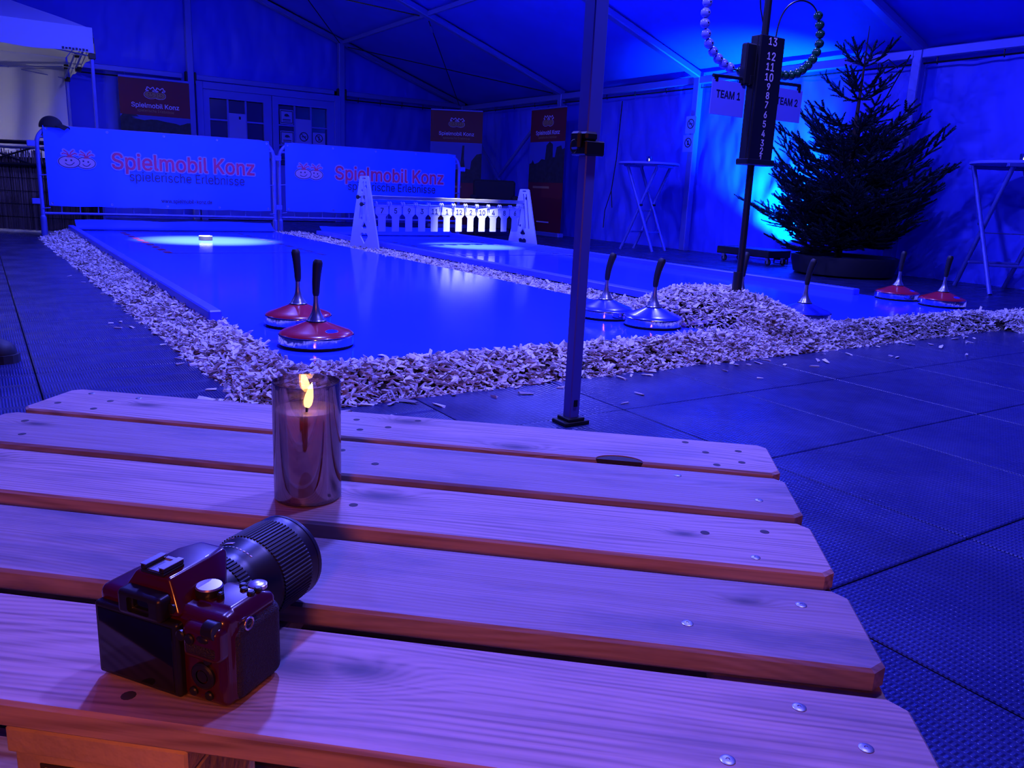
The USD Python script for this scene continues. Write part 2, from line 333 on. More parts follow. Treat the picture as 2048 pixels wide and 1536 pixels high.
for i in range(-18, 15):
    for j in range(-11, 26):
        x, y = 1.69+PS/2+i*PS, 1.325+PS/2+j*PS
        if x-PS/2 > WX+.2 or y > 14.1 or x < LX-.1: continue
        left = x < .62
        if left: x += .084; y += .10
        if not left and .85 < x-.3 and x+.3 < 4.9 and 2.55 < y-.3 and y < 9: continue      # under the ice lanes
        near = (left and -.6 < x and 1.2 < y < 7.6) or (not left and .3 < y < 4.2 and .3 < x < 5.2)
        if near:
            npan += 1
            panel(x, y, 'ribfloor' if left or (x < 1.2 and y > 1.9) else 'dotfloor', .084 if not left and x-PS/2 < .6 else 0.)
        else:
            far.append(box(x-PS/2+.002+(.084 if not left and x-PS/2 < .6 else 0), x+PS/2-.002, y-PS/2+.002, y+PS/2-.002, -.012, 0.))
part(floor, 'floor_panel_field', cat(far), 'ribfloor', kind='stuff')

def folds(v, seed, amp):
    return amp*(meshkit.fbm(v*np.array([1., 3.2, .9]), 3, seed)-.5)+amp*.5*(meshkit.fbm(v*np.array([3., 9., 2.2]), 3, seed+5)-.5)
wall_r = thing('wall_right', 'white tarpaulin side wall of the tent with aluminium posts and eave beam', None, kind='structure')
def rw(u, v):
    y = -4+u*18.1; z = v*(EZ+.08); P = np.stack([np.zeros_like(y), y, z], -1)
    x = WX+.12+folds(P, 3, .10)*(1-.4*v)
    d = np.exp(-((y-6.28)/.05)**2)*.035                      # laced seam of two sheets
    for k, yy in enumerate((6.28, 9.33)):
        w = np.exp(-np.abs(y-yy)/.5); x = x+w*.035*np.sin(z*9+np.abs(y-yy)*14+k)*np.exp(-((z-.75)/.6)**2)
    return np.stack([np.maximum(x-d, WX+.045), y, z])
for k in range(5):
    y0, y1 = [-4.]+BAYS[1:5], BAYS[1:5]+[BY+.1]
    a, b = y0[k], y1[k]
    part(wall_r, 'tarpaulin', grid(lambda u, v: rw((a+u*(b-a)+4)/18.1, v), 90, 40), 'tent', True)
for y in BAYS:
    part(wall_r, 'post', box(WX-.05, WX+.04, y-.05, y+.05, 0, EZ+.06, .008), 'alu')
part(wall_r, 'eave_beam', box(WX-.04, WX+.04, -4, BY, EZ-.035, EZ+.055, .008), 'alu')
part(wall_r, 'curtain_rail', tube([(WX+.0, -4, EZ-.08), (WX+.0, BY, EZ-.08)], .009, 6), 'paintblack')
for i, y in enumerate(np.arange(2.2, 13.8, .62)):
    part(wall_r, 'curtain_hook', tube([(WX-.01, y, EZ-.03), (WX-.015, y, EZ-.075), (WX+.0, y, EZ-.10)], .006, 6), 'paintblack')
part(wall_r, 'lacing_strap', cat(tube([(WX+.03, 9.33, 2.0), (WX+.02, 9.36, 1.2), (WX+.015, 9.42, .75)], .007, 6), tube([(WX+.015, 9.42, .75), (WX, 9.52, .45), (WX, 9.53, .2)], .006, 6), tube([(WX+.015, 9.42, .75), (WX, 9.36, .5)], .006, 6)), 'cloth')
for a, b in (((13.75, 2.05), (11.85, .35)), ((11.0, 2.0), (13.2, .35))):
    part(wall_r, 'wall_brace', tube([(WX-.07, a[0], a[1]), (WX-.07, b[0], b[1])], .028, 10), 'alu')
part(wall_r, 'cable', tube([(WX-.06, 4.95, EZ-.05), (WX-.16, 5.12, EZ-.16), (WX-.12, 5.2, EZ-.06), (WX-.08, 5.15, EZ-.02), (WX-.14, 5.0, EZ-.12)], .008, 6), 'paintblack')
part(wall_r, 'bracing_cable', tube([(WX-.08, 4.92, EZ), (WX-.1, 5.55, .9)], .007, 6), 'paintblack')

wall_b = thing('wall_back', 'white tarpaulin gable wall of the tent with posts and cross beam', None, kind='structure')
def gable(x0, x1, z0f, z1f, seed):
    def fn(u, v):
        x = x0+u*(x1-x0); z0 = z0f(x) if callable(z0f) else z0f; z1 = np.vectorize(z1f)(x) if callable(z1f) else z1f
        z = z0+v*(z1-z0); P = np.stack([z*0, x, z], -1)
        y = BY+.13+folds(P, seed, .07)
        return np.stack([x, np.maximum(y, BY+.06), z])
    return grid(fn, 60, 30)
for x0, x1, s in ((LX, -1.95, 11), (-1.95, .5, 12), (.5, 2.97, 13), (2.97, 5.45, 14), (5.45, WX+.1, 15)):
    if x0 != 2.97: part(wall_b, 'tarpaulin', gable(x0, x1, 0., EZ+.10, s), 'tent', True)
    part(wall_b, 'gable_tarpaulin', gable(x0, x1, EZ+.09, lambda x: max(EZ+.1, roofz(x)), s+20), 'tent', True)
for x in (-1.95, .5, 2.97, 5.45):
    part(wall_b, 'post', box(x-.05, x+.05, BY-.05, BY+.05, 0, roofz(x)-.05, .008), 'alu')
    part(wall_b, 'beam_bracket', cat(box(x-.085, x-.05, BY-.05, BY+.02, EZ-.06, EZ+.12, .01), box(x+.05, x+.085, BY-.05, BY+.02, EZ-.06, EZ+.12, .01)), 'black')
    part(wall_b, 'cross_beam', box(x+.06, (2.41 if x > 5 else 2.35)+x, BY-.03, BY+.04, EZ+.01, EZ+.09, .008), 'alu')
    part(wall_b, 'curtain_rail', tube([(x+.06, BY-.02, EZ-.05), (x+2.3, BY-.02, EZ-.05)], .012, 6), 'paintblack')
for x in np.arange(5.75, 7.8, .42):
    part(wall_b, 'curtain_hook', tube([(x, BY-.03, EZ+.0), (x, BY-.04, EZ-.05), (x, BY-.02, EZ-.08)], .007, 6), 'paintblack')

ceiling = thing('ceiling', 'white tarpaulin pitched roof with aluminium rafters, purlins and bracing cables', None, kind='structure')
for a, b, s in zip([-4.]+BAYS[1:-1], BAYS[1:], range(5)):
    def fn(u, v):
        x = WX+.16-v*(WX+.16-RX); y = a+u*(b-a); sag = .05*np.sin(u*PI)*np.sin(v*PI)
        return np.stack([x, y, EZ+.13+SL*(WX-x)+sag+.012*(meshkit.fbm(np.stack([x*2.5, y*2.5, x*0+s], -1), 3)-.5)])
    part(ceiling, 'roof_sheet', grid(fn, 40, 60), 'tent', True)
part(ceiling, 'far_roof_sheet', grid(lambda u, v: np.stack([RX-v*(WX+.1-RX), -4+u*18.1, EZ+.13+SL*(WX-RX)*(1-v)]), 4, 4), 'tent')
for y in BAYS:
    part(ceiling, 'rafter', bar((WX+.02, y, EZ+.06), (RX, y, EZ+.06+SL*(WX-RX)), .08, .11, .012, (0, 1, 0)), 'alu')
    part(ceiling, 'far_rafter', bar((LX, y, EZ+.06), (RX, y, EZ+.06+SL*(WX-RX)), .08, .11, .012, (0, 1, 0)), 'alu')
for y0, y1 in zip(BAYS, BAYS[1:]):
    for x in (5.48, 2.97):
        part(ceiling, 'purlin', box(x-.025, x+.025, y0+.05, y1-.05, EZ+.04+SL*(WX-x), EZ+.10+SL*(WX-x), .008), 'alu')
zz = lambda x: EZ+.02+SL*(WX-x)
for y0, y1 in ((10.85, 13.85),):
    for xa, xb in ((7.75, 5.55), (5.4, 3.05)):
        part(ceiling, 'bracing_cable', tube([(xa, y0, zz(xa)), (xb, y1, zz(xb))], .008, 6), 'paintblack')
        part(ceiling, 'bracing_cable', tube([(xa, y1, zz(xa)), (xb, y0, zz(xb))], .008, 6), 'paintblack')
        d = np.array([xb-xa, y0-y1, zz(xb)-zz(xa)]); q = np.array([xb, y0, zz(xb)])
        part(ceiling, 'turnbuckle', tube([q-d*.10, q-d*.09, q-d*.05, q-d*.04], [.010, .022, .022, .010], 8), 'steel')
for nm, m in (('wall_left', grid(lambda u, v: np.stack([LX-.12+u*0, -4+u*18.1, v*(EZ+.15)]), 3, 3)), ('wall_front', grid(lambda u, v: np.stack([LX-.2+u*(2*WX), -4+u*0, v*((EZ+.15)+SL*(WX-RX)*(1-np.abs(2*u-1)))]), 41, 3))):
    p = part(None, nm, m, 'darktent'); keys(p, 'tarpaulin tent wall out of view, coloured dark to cut bounced light', None, None, 'structure')

# double door in the gable wall
door = thing('door_1', 'pale double door in the gable wall with square window panes', None, (0, BY, 0), kind='structure')
part(door, 'door_frame', cat(box(3.04, 3.14, -.06, .06, 0, 2.14, .006), box(5.31, 5.42, -.06, .06, 0, 2.14, .006), box(3.14, 5.31, -.06, .06, 2.03, 2.14, .006)), 'door')
for (a, b, w0, w1) in ((3.14, 4.225, 3.235, 4.09), (4.235, 5.31, 4.335, 5.175)):
    frame = diff(box(a, b, -.045, .03, .01, 2.03, .004), box(w0, w1, -.1, .1, .93, 1.905))
    lf = part(door, 'door_leaf', frame, 'door')
    cw, ch = (w1-w0)/3, (1.905-.93)/3
    for i in range(3):
        for k in range(3):
            part(lf, 'window_pane', box(w0+i*cw+.01, w0+(i+1)*cw-.01, -.004, .004, .93+k*ch+.01, .93+(k+1)*ch-.01), 'pane')
    for i in (1, 2): part(lf, 'glazing_bar', box(w0+i*cw-.014, w0+i*cw+.014, -.03, .01, .93, 1.905), 'door')
    for k in (1, 2): part(lf, 'glazing_bar', box(w0, w1, -.029, .009, .93+k*ch-.013, .93+k*ch+.013), 'door')
    part(lf, 'door_handle', cat(tube([(b-.06 if a < 4 else a+.06, -.05, 1.02), (b-.06 if a < 4 else a+.06, -.09, 1.02)], .011, 8), tube([(b-.06 if a < 4 else a+.06, -.09, 1.02), (b-.18 if a < 4 else a+.18, -.09, 1.02)], .009, 8)), 'bare')
def ring2d(r, w): return Point(0, 0).buffer(r).difference(Point(0, 0).buffer(r-w))
def notice(x0, x1, z0, z1, label, kind, y=BY-.036, face=None):
    t = thing('paper_notice', label, 'sign', ((x0+x1)/2, y, z0)) if face is None else thing('paper_notice', label, 'sign', face, -90)
    w, h = x1-x0, z1-z0
    part(t, 'sheet', faceY(prism(sbox(-w/2, 0, w/2, h), .002)), 'paper')
    g = []
    if kind in ('nosmoke', 'noentry', 'fire'):
        r = min(w, h)*.34
        g.append(ring2d(r, r*.2)); g.append(affinity.rotate(sbox(-r, -r*.09, r, r*.09), -45))
        g.append(sbox(-r*.5, -r*.1, r*.5, r*.1) if kind == 'nosmoke' else sbox(-r*.12, -r*.6, r*.12, r*.6) if kind == 'fire' else Polygon([(-r*.3, -r*.5), (-r*.1, r*.5), (r*.2, r*.4), (r*.1, -r*.2), (r*.4, -r*.5)]))
        s = affinity.translate(unary_union(g), 0, h*.55)
    elif kind == 'frame':
        s = unary_union([sbox(-w*.46, h*.06, w*.46, h*.94).difference(sbox(-w*.41, h*.12, w*.41, h*.88)), affinity.translate(affinity.scale(Point(0, 0).buffer(1), w*.16, h*.10), 0, h*.62), sbox(-w*.16, h*.54, w*.2, h*.62), sbox(-w*.3, h*.28, w*.3, h*.34), sbox(-w*.3, h*.18, w*.3, h*.22)])
    elif kind == 'small':
        s = unary_union([sbox(w*.08, h*.80, w*.2, h*.90), sbox(-w*.2, h*.1, w*.3, h*.115)])
    else: s = None
    if s is not None: part(t, 'print', tf(faceY(prism(s, .001)), T(0, -.0021, 0)), 'ink')
notice(3.53, 3.80, 1.255, 1.70, 'blank white sheet taped behind the middle panes of the left door leaf', 'small')
notice(4.625, 4.895, 1.25, 1.70, 'tall white sheet in the middle pane column of the right door leaf', '', BY-.0365)
notice(4.36, 4.585, 1.60, 1.83, 'framed white notice in the top left pane of the right door leaf', 'frame')
notice(4.36, 4.59, 1.27, 1.49, 'framed white notice in the second left pane of the right door leaf', 'frame')
notice(4.65, 4.875, 1.29, 1.52, 'white prohibition notice on the tall sheet of the right door leaf', 'nosmoke', BY-.04)
notice(4.92, 5.14, 1.30, 1.50, 'white prohibition notice in the second right pane of the right door leaf', 'fire')
notice(-.09, .09, 0, .215, 'white no-smoking notice on the tent post, upper of two', 'nosmoke', face=(WX-.055, 7.84, 1.50))
notice(-.09, .09, 0, .21, 'white prohibition notice on the tent post, lower of two', 'noentry', face=(WX-.055, 7.86, 1.27))

# ------------------------------------------------------------------ ice lanes
IZ = .09
def lane(x0, x1, y0, y1, rails, label, tape, tm):
    t = thing('ice_lane', label, 'curling lane')
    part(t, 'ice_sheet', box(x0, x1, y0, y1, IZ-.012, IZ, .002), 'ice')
    part(t, 'substructure', box(x0+.03, x1-.03, y0+.03, y1-.03, .0, IZ-.012), 'chipbed')
    for xa, xb, ya in rails:
        part(t, 'side_rail', box(xa, xb, ya, y1, IZ-.02, IZ+.042, .006), 'rail')
    def lip(u, v):
        x = x0+.04+u*(x1-x0-.08); wv = meshkit.fbm(np.stack([x*3, x*0, x*0], -1), 2, 4)-.5
        return np.stack([x, y1-.20+v*.2+.02*wv, IZ+.004+.085*v**1.6+.02*wv*v])
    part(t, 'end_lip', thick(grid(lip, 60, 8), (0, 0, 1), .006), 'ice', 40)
    for ms, mm in tape:
        for m in ms: part(t, 'tape_strip', m, mm)
    return t
def dashes(x, ya, yb, w, n, slant=0.):
    L = (yb-ya)/n; return ([box(x-w/2+slant*(i/n), x+w/2+slant*(i/n), ya+i*L, ya+(i+.55)*L, IZ, IZ+.0016) for i in range(n)])
ln = lambda xa, xb, y, w: [box(xa, xb, y-w/2, y+w/2, IZ, IZ+.0014)]
lane(.79, 2.90, 2.43, 9.55, ((.765, .82, 3.45), ), 'left ice lane with a lit black puck and red dashed target square', [(dashes(1.21, 6.68, 9.2, .055, 10), 'tapered'), (dashes(2.37, 6.45, 9.2, .05, 10), 'tapedark'), (ln(1.19, 2.38, 6.66, .018), 'tapedark'), (ln(1.2, 2.4, 9.2, .03), 'tapedark')], 0)
lane(3.25, 5.02, 2.43, 9.1, ((3.25, 3.32, 3.3), (4.90, 4.97, 3.25)), 'right ice lane running under the row of hanging number plates', [(dashes(3.66, 6.32, 8.3, .04, 8), 'tapedark'), (dashes(4.75, 6.15, 8.3, .04, 8), 'tapedark'), (ln(3.64, 4.75, 6.3, .02), 'tapedark'), (ln(3.66, 4.75, 8.3, .03), 'tapedark')], 0)

# ------------------------------------------------------------------ wood chips
def sm(a, b, x):
    t = np.clip((x-a)/(b-a), 0, 1); return t*t*(3-2*t)
HC, HD = np.array([3.07, 2.72]), np.array([.835, -.55])
def bed(x, y):
    """height of the chip bank at (x, y); below zero = none"""
    nz = .03*(meshkit.fbm(np.stack([x*4, y*4, x*0], -1), 2, 3)-.5)
    z = np.full(np.shape(x), -1.)
    a = np.where((x < .82) & (y > 2.0) & (y < 9.6), .088*sm(.625-.019*(y-2.7)-.02, .79, x+nz)*sm(2.28, 2.45, y+nz+.15*np.clip(x-.6, 0, .2))-.004, -1.)
    f = np.where((y < 2.47) & (x > .42) & (x < 6.4), .094*sm(2.255+.012*x, 2.43, y+nz)*sm(.56, .80, x+nz+.25*(y-2.3))-.004, -1.)
    f = np.where((x > 5.0), np.minimum(f, .05), f)
    m = np.where((x > 2.88) & (x < 3.27) & (y > 2.3) & (y < 9.6), (.074+nz*.4)*sm(2.27, 2.43, y+nz)-.004, -1.)
    r = np.where((x > 5.0) & (x < 5.30-.03*(y-2.4)) & (y > 2.3) & (y < 3.3), .055*(1-sm(5.05, 5.28, x+nz))-.003, -1.)
    e = np.where((x > 5.0) & (x < 6.4) & (y > 2.2) & (y < 2.75), .06*sm(2.2, 2.35, y+nz)*(1-sm(2.5, 2.72, y+nz))-.003, -1.)
    da = (x-HC[0])*HD[0]+(y-HC[1])*HD[1]; db = -(x-HC[0])*HD[1]+(y-HC[1])*HD[0]
    q = np.clip(1-(np.abs(da+.02)/.50)**2.6-(np.abs(db)/.33)**2, 0, 1)
    h = np.where(q > 0, .255*q**.55*(1-.28*np.clip(da, 0, 1)/.4)+nz*.6*q-.004, -1.)
    return np.maximum.reduce([a, f, m, r, e, h]), h
chips = thing('wood_chip_border', 'pale wood chips banked around the lanes and heaped at the score pole', 'wood chips', kind='stuff')
def bedmesh(x0, x1, y0, y1, s):
    nx, ny = int((x1-x0)/s)+1, int((y1-y0)/s)+1
    X, Y = np.meshgrid(np.linspace(x0, x1, nx), np.linspace(y0, y1, ny), indexing='ij'); Z, _ = bed(X, Y)
    i = np.arange(nx*ny).reshape(nx, ny); q = np.stack([i[:-1, :-1], i[1:, :-1], i[1:, 1:], i[:-1, 1:]], -1).reshape(-1, 4)
    z = Z.ravel(); q = q[(z[q] > -.5).all(1)]
    m = trimesh.Trimesh(np.stack([X.ravel(), Y.ravel(), z-.012], 1), np.vstack([q[:, [0, 1, 2]], q[:, [0, 2, 3]]]), process=False); m.remove_unreferenced_vertices(); return m
part(chips, 'chip_bed', cat(bedmesh(.42, 6.4, 1.95, 3.4, .03), bedmesh(.42, .83, 3.37, 9.65, .04), bedmesh(2.87, 3.28, 3.37, 9.65, .04)), 'chipbed', True)
protos = []
pr = UsdGeom.PointInstancer.Define(stage, str(chips.GetPath())+'/chip')
keys(pr.GetPrim(), kind='stuff')
UsdGeom.Scope.Define(stage, str(chips.GetPath())+'/chip/shapes')
for k in range(7):
    L, W, H = rnd.uniform(.030, .062), rnd.uniform(.009, .019), rnd.uniform(.003, .0055)
    pts = []
    for zz_ in (-H/2, H/2):
        for a, b in ((-1, -.8), (-.85, .9), (.85, 1), (1, -.5), (.7, -1)):
            pts.append((a*L/2*rnd.uniform(.75, 1.1), b*W/2*rnd.uniform(.6, 1.2), zz_*rnd.uniform(.6, 1.3)+.003*a*rnd.uniform(-1, 1)))
    p = '%s/chip/shapes/shape_%d' % (chips.GetPath(), k)
    usdkit.mesh(stage, p, trimesh.Trimesh(pts).convex_hull, M['chip']); protos.append(Sdf.Path(p))
def scatter(x0, x1, y0, y1, dens):
    n = int((x1-x0)*(y1-y0)*dens); x, y = rng.uniform(x0, x1, n), rng.uniform(y0, y1, n)
    z, h = bed(x, y); k = z > -.003; return np.stack([x, y, z], 1)[k]
S = [scatter(.4, .85, 1.95, 3.6, 9000), scatter(.4, .85, 3.6, 9.6, 6500), scatter(2.86, 3.3, 3.3, 9.6, 5500), scatter(.85, 4.6, 1.95, 2.5, 8500), scatter(4.6, 6.4, 1.95, 3.3, 6500), scatter(2.5, 3.7, 2.3, 3.3, 9500)]
strays = np.stack([rng.uniform(.2, 5.2, 60), 2.27-rng.exponential(.12, 60), np.full(60, .004)], 1)
st2 = np.stack([.60-rng.exponential(.05, 40), rng.uniform(2.1, 9, 40), np.full(40, .004)], 1)
st3 = np.stack([rng.uniform(.84, 4.8, 50), 2.45+rng.exponential(.02, 50), np.full(50, IZ+.004)], 1)
P = np.vstack(S+[strays, st2, st3])
h3 = np.stack([rng.uniform(3.28, 3.5, 30), rng.uniform(2.45, 2.9, 30), np.full(30, IZ+.004)], 1); P = np.vstack([P, h3])
N = len(P); P[:, 2] += rng.uniform(-.006, .010, N)*(P[:, 2] > .012)
yaw, tx, ty = rng.uniform(0, 2*PI, N), rng.normal(0, .42, N), rng.normal(0, .42, N)
flat = np.r_[np.zeros(N-210, bool), np.ones(210, bool)]; tx[flat] *= .1; ty[flat] *= .1
def qmul(a, b):
    w1, x1, y1, z1 = a; w2, x2, y2, z2 = b
    return (w1*w2-x1*x2-y1*y2-z1*z2, w1*x2+x1*w2+y1*z2-z1*y2, w1*y2-x1*z2+y1*w2+z1*x2, w1*z2+x1*y2-y1*x2+z1*w2)
o = np.zeros(N); q = qmul(qmul((np.cos(yaw/2), o, o, np.sin(yaw/2)), (np.cos(tx/2), np.sin(tx/2), o, o)), (np.cos(ty/2), o, np.sin(ty/2), o))
pr.CreatePrototypesRel().SetTargets(protos)
pr.CreateProtoIndicesAttr(Vt.IntArray.FromNumpy(rng.integers(0, 7, N).astype(np.int32)))
pr.CreatePositionsAttr(Vt.Vec3fArray.FromNumpy(P.astype(np.float32)))
pr.CreateOrientationsAttr(Vt.QuathArray([Gf.Quath(float(a), float(b), float(c), float(d)) for a, b, c, d in zip(*q)]))
sc = rng.uniform(.65, 1.25, N).astype(np.float32); pr.CreateScalesAttr(Vt.Vec3fArray.FromNumpy(np.stack([sc]*3, 1)))

# ------------------------------------------------------------------ pallets (table)
TR, TC = -41.25, (.304, .890)
def board(x0, x1, y0, y1, z0, z1, c=.012, b=.003):
    poly = lambda d: [(x0+c+d, y0+d), (x1-c-d, y0+d), (x1-d, y0+c+d), (x1-d, y1-c-d), (x1-c-d, y1-d), (x0+c+d, y1-d), (x0+d, y1-c-d), (x0+d, y0+c+d)]
    pts = [(x, y, z0+b) for x, y in poly(0)]+[(x, y, z1-b) for x, y in poly(0)]+[(x, y, z0) for x, y in poly(b)]+[(x, y, z1) for x, y in poly(b)]
    return trimesh.Trimesh(pts).convex_hull
BOARDS = [(.271, .409), (.111, .251), (-.050, .088), (-.229, -.086), (-.410, -.267)]
PL, PD, PG = (.52, .35, .31), (.27, .17, .15), (.37, .26, .25)
KN = [((-.43, .345, .018, .03), (.02, .375, .022, .045), (.215, .29, .02, .03)), ((-.10, .17, .012, .015), (-.52, .2, .014, .02)), ((-.50, .045, .030, .05), (.075, .045, .026, .045), (.45, .02, .012, .02)),
      ((-.3, -.2, .010, .012), (.5, -.13, .012, .015)), ((.115, -.325, .030, .055), (.170, -.318, .022, .03), (.085, -.372, .013, .02))]
WB = [wood('pine_board_%s' % 'abcde'[i], [PL, PG, PL, PG, PL][i], PD, [(k[0], k[1]-sum(BOARDS[i])/2, k[2], k[3]) for k in KN[i]], [7., 6., 8., 5.5, 9.][i], [.40, .80, .35, .85, .5][i], i*3.1) for i in range(5)]
WS = wood('pine_rough', (.52, .36, .22), (.34, .20, .11), (), 9., .3, 9.)
# nails of each board: (x, y) from the photograph's rows at both ends and in the middle
NAILS = [[(-.56, .385, 0), (-.50, .35, 1), (-.46, .38, 0), (-.575, .315, 1), (-.50, .30, 1), (-.06, .362, 1), (.03, .385, 1), (.0, .335, 1), (-.04, .31, 1), (.47, .39, 1), (.50, .345, 1), (.56, .365, 1), (.555, .31, 1), (.515, .288, 1)],
         [(-.545, .21, 1), (-.50, .15, 1), (-.03, .205, 1), (.03, .16, 1), (.46, .225, 0), (.555, .155, 0)],
         [(-.56, .05, 1), (-.0, .06, 1), (.055, .01, 1), (.545, .05, 1), (.475, .03, 1), (.53, -.025, 0)],
         [(-.52, -.14, 1), (-.05, -.19, 1), (.548, -.125, 0), (.445, -.185, 0)],
         [(-.49, -.33, 0), (.02, -.385, 1), (.515, -.295, 0), (.56, -.335, 0), (.46, -.368, 0)]]
def pallet(z, label, top):
    t = thing('wooden_pallet', label, 'pallet', (TC[0], TC[1], z), TR)
    H = .6055
    for i, (a, b) in enumerate(BOARDS):
        m = board(-H, H, a, b, .1225, .145)
        if top and i == 0:
            m = diff(m, ball(1, (0, 0, 0), 3, (.036, .024, .030)).apply_transform(T(.372, a-.002, .150)))
        p = part(t, 'top_board', tf(m, T(0, -(a+b)/2, -.1335)), WB[i if top else (i+2) % 5], False, None, None, (0, (a+b)/2, .1335))
        if not top: continue
        cy = (a+b)/2
        for (x, y, dark) in NAILS[i]:
            x += rnd.uniform(-.006, .006); zt = .0115
            if dark: q = cat(tf(lathe([(0, 0), (.0042, .0003), (.0055, 0), (.0055, -.004)], 12), T(x, y-cy, zt+.0002)))
            else: q = tf(lathe([(0, .0004), (.0012, .0004), (.0016, .0008), (.0042, .0007), (.0055, .0002), (.0058, -.003)], 14), T(x, y-cy, zt+.0002))
            part(p, 'nail', q, 'nailhole' if dark else 'nail', 30)
        if i == 0: part(p, 'bark_edge', tf(ball(1, (0, 0, 0), 3, (.0358, .0238, .0298)), T(.372, a-cy-.002, .0165)).slice_plane((0, 0, .0102), (0, 0, -1), cap=True).slice_plane((0, a-cy+.001, 0), (0, 1, 0), cap=True), 'bark', 30)
    for x in (-H+.0725, 0, H-.0725):
        part(t, 'cross_board', box(x-.0725, x+.0725, -.408, .408, .100, .1222, .002), 'end' if top else WS)
        for y in (-.352, 0, .352):
            part(t, 'block', box(x-.0725, x+.0725, y-.05, y+.05, .0222, .0998, .003), 'end')
    for y in (-.352, 0, .352):
        part(t, 'bottom_board', board(-H, H, y-.05, y+.05, 0, .022), WS)
    if top:
        part(t, 'burned_stamp', tf(faceY(prism(unary_union([sbox(-.05, .0, .05, .045).difference(sbox(-.047, .003, .047, .042)), sbox(-.03, .012, -.024, .034), sbox(-.012, .012, -.006, .034), sbox(.006, .012, .03, .018)]), .0008)), T(0, -.4022, .045)), 'stamp')
    return t
pallet(.0, 'lower wooden pallet of the two stacked as a low table', False)
pallet(.145, 'upper wooden pallet of pine boards carrying the candle and camera', True)

# ------------------------------------------------------------------ LED candle
c = thing('candle', 'tall candle in smoked mirrored glass on the pallet table', 'candle', (.312, .915, .29))
part(c, 'glass_cylinder', lathe([(0, .001), (.0395, .001), (.0405, .003), (.0405, .1465), (.0400, .1475), (.0390, .1475), (.0386, .1465), (.0386, .004), (0, .004)], 64), 'smoke', 35)
part(c, 'wax', lathe([(0, .0048), (.0375, .0048), (.0378, .006), (.0378, .111), (.0368, .1135), (.030, .1118), (.012, .1095), (0, .109)], 48), 'wax', 40)
part(c, 'wick', tube([(0, 0, .108), (.0003, 0, .1155)], .0016, 8), 'wick')
fl = lathe([(0, 0), (.0030, .0005), (.0048, .004), (.0055, .009), (.0050, .015), (.0034, .022), (.0014, .029), (0, .0325)], 20); fl.apply_scale([1.0, .8, 1])
part(c, 'flame', tf(fl, R('y', 12), R('z', -33), T(.0003, 0, .1145)), 'flame', True)

# ------------------------------------------------------------------ camera on the table
d = thing('digital_camera', 'dark red reflex camera with a black zoom lens lying on the pallet table', 'camera', (.0825, .5825, .2902), -55.2)
lens_y, lens_x, lens_z = .046, -.010, .0405
b1 = rbox(-.0620, .0610, .003, .046, 0, .0745, .0075, 2)
g1 = rbox(.0270, .0635, .006, .0640, 0, .0665, .010, 2)
pr1 = hull(rbox(-.038, .022, .000, .052, .066, .074, .004, 1), rbox(-.025, .011, .004, .050, .084, .0945, .004, 1), rbox(-.022, .008, .050, .070, .078, .093, .006, 2), rbox(-.024, .010, .046, .062, .066, .074, .004, 1))
sh = hull(rbox(.020, .062, .012, .060, .060, .0725, .006, 1), rbox(.022, .058, .014, .050, .066, .0765, .005, 1))
mount = tf(lathe([(0, 0), (.0345, 0), (.0345, .012), (.0325, .016), (0, .016)], 40), R('x', -90), T(lens_x, .040, lens_z))
thumb = rbox(.026, .060, -.0045, .012, .040, .068, .006, 2)
part(d, 'body', union(b1, g1, pr1, sh, mount, thumb), 'body', 32)
part(d, 'grip_cover', hull(*[ball(.0103, (x, y, z), 2) for x, y in ((.0545, .0180), (.0545, .0545), (.040, .0548)) for z in (.0108, .055)]), 'grip', 32)
part(d, 'screen_housing', rbox(-.0595, .0225, -.0030, .010, .0030, .0640, .003, 2), 'camblack', 30)
part(d, 'screen', rbox(-.0555, .0170, -.0036, .0, .0070, .0600, .0005, 1), 'lcd')
part(d, 'viewfinder', diff(rbox(-.0290, .0130, -.0090, .010, .0640, .0840, .004, 2), rbox(-.0185, .0025, -.02, -.004, .0680, .0800, .002, 1)), 'camblack', 30)
part(d, 'viewfinder_window', box(-.0180, .0020, -.0042, -.0036, .0684, .0796), 'lcd')
part(d, 'diopter_knob', tf(lathe([(0, 0), (.004, 0), (.004, .004), (0, .005)], 16), R('x', 90), T(.0145, .004, .0735)), 'camblack', 30)
part(d, 'hot_shoe', cat(box(-.0175, .0045, .0045, .0255, 0.0940, 0.0965, .0005), box(-.0175, -.0130, .0045, .0255, 0.0965, 0.1002, .0008), box(.0000, .0045, .0045, .0255, 0.0965, 0.1002, .0008)), 'camblack')
part(d, 'hot_shoe_rail', cat(box(-.0178, -.0125, .0050, .0250, 0.1002, 0.1008), box(-.0005, .0048, .0050, .0250, 0.1002, 0.1008), tf(box(-.0125, -.0005, .023, .027, 0.0965, 0.0985, .0005), T(0, 0, 0))), 'dial')
part(d, 'shoe_plate', box(-.0125, -.0005, .006, .023, 0.0965, 0.0972), 'bare')
part(d, 'mode_dial', lathe([(0, .0), (.0098, .0), (.0102, .0008), (.0102, .0062), (.0098, .0068)], 40).apply_transform(T(.0260, .027, .0755)), 'camblack', 30)
part(d, 'mode_dial_cap', lathe([(.0100, .0066), (.0092, .0078), (0, .0079)], 40).apply_transform(T(.0260, .027, .0755)), 'dial', 30)
part(d, 'live_view_lever', box(.0370, .0415, .0215, .0265, .0755, .0815, .0012), 'camblack')
part(d, 'shutter_button', lathe([(.0072, 0), (.0072, .003), (.005, .0042), (0, .0042)], 24).apply_transform(T(.0480, .0545, .0735)), 'dial', 30)
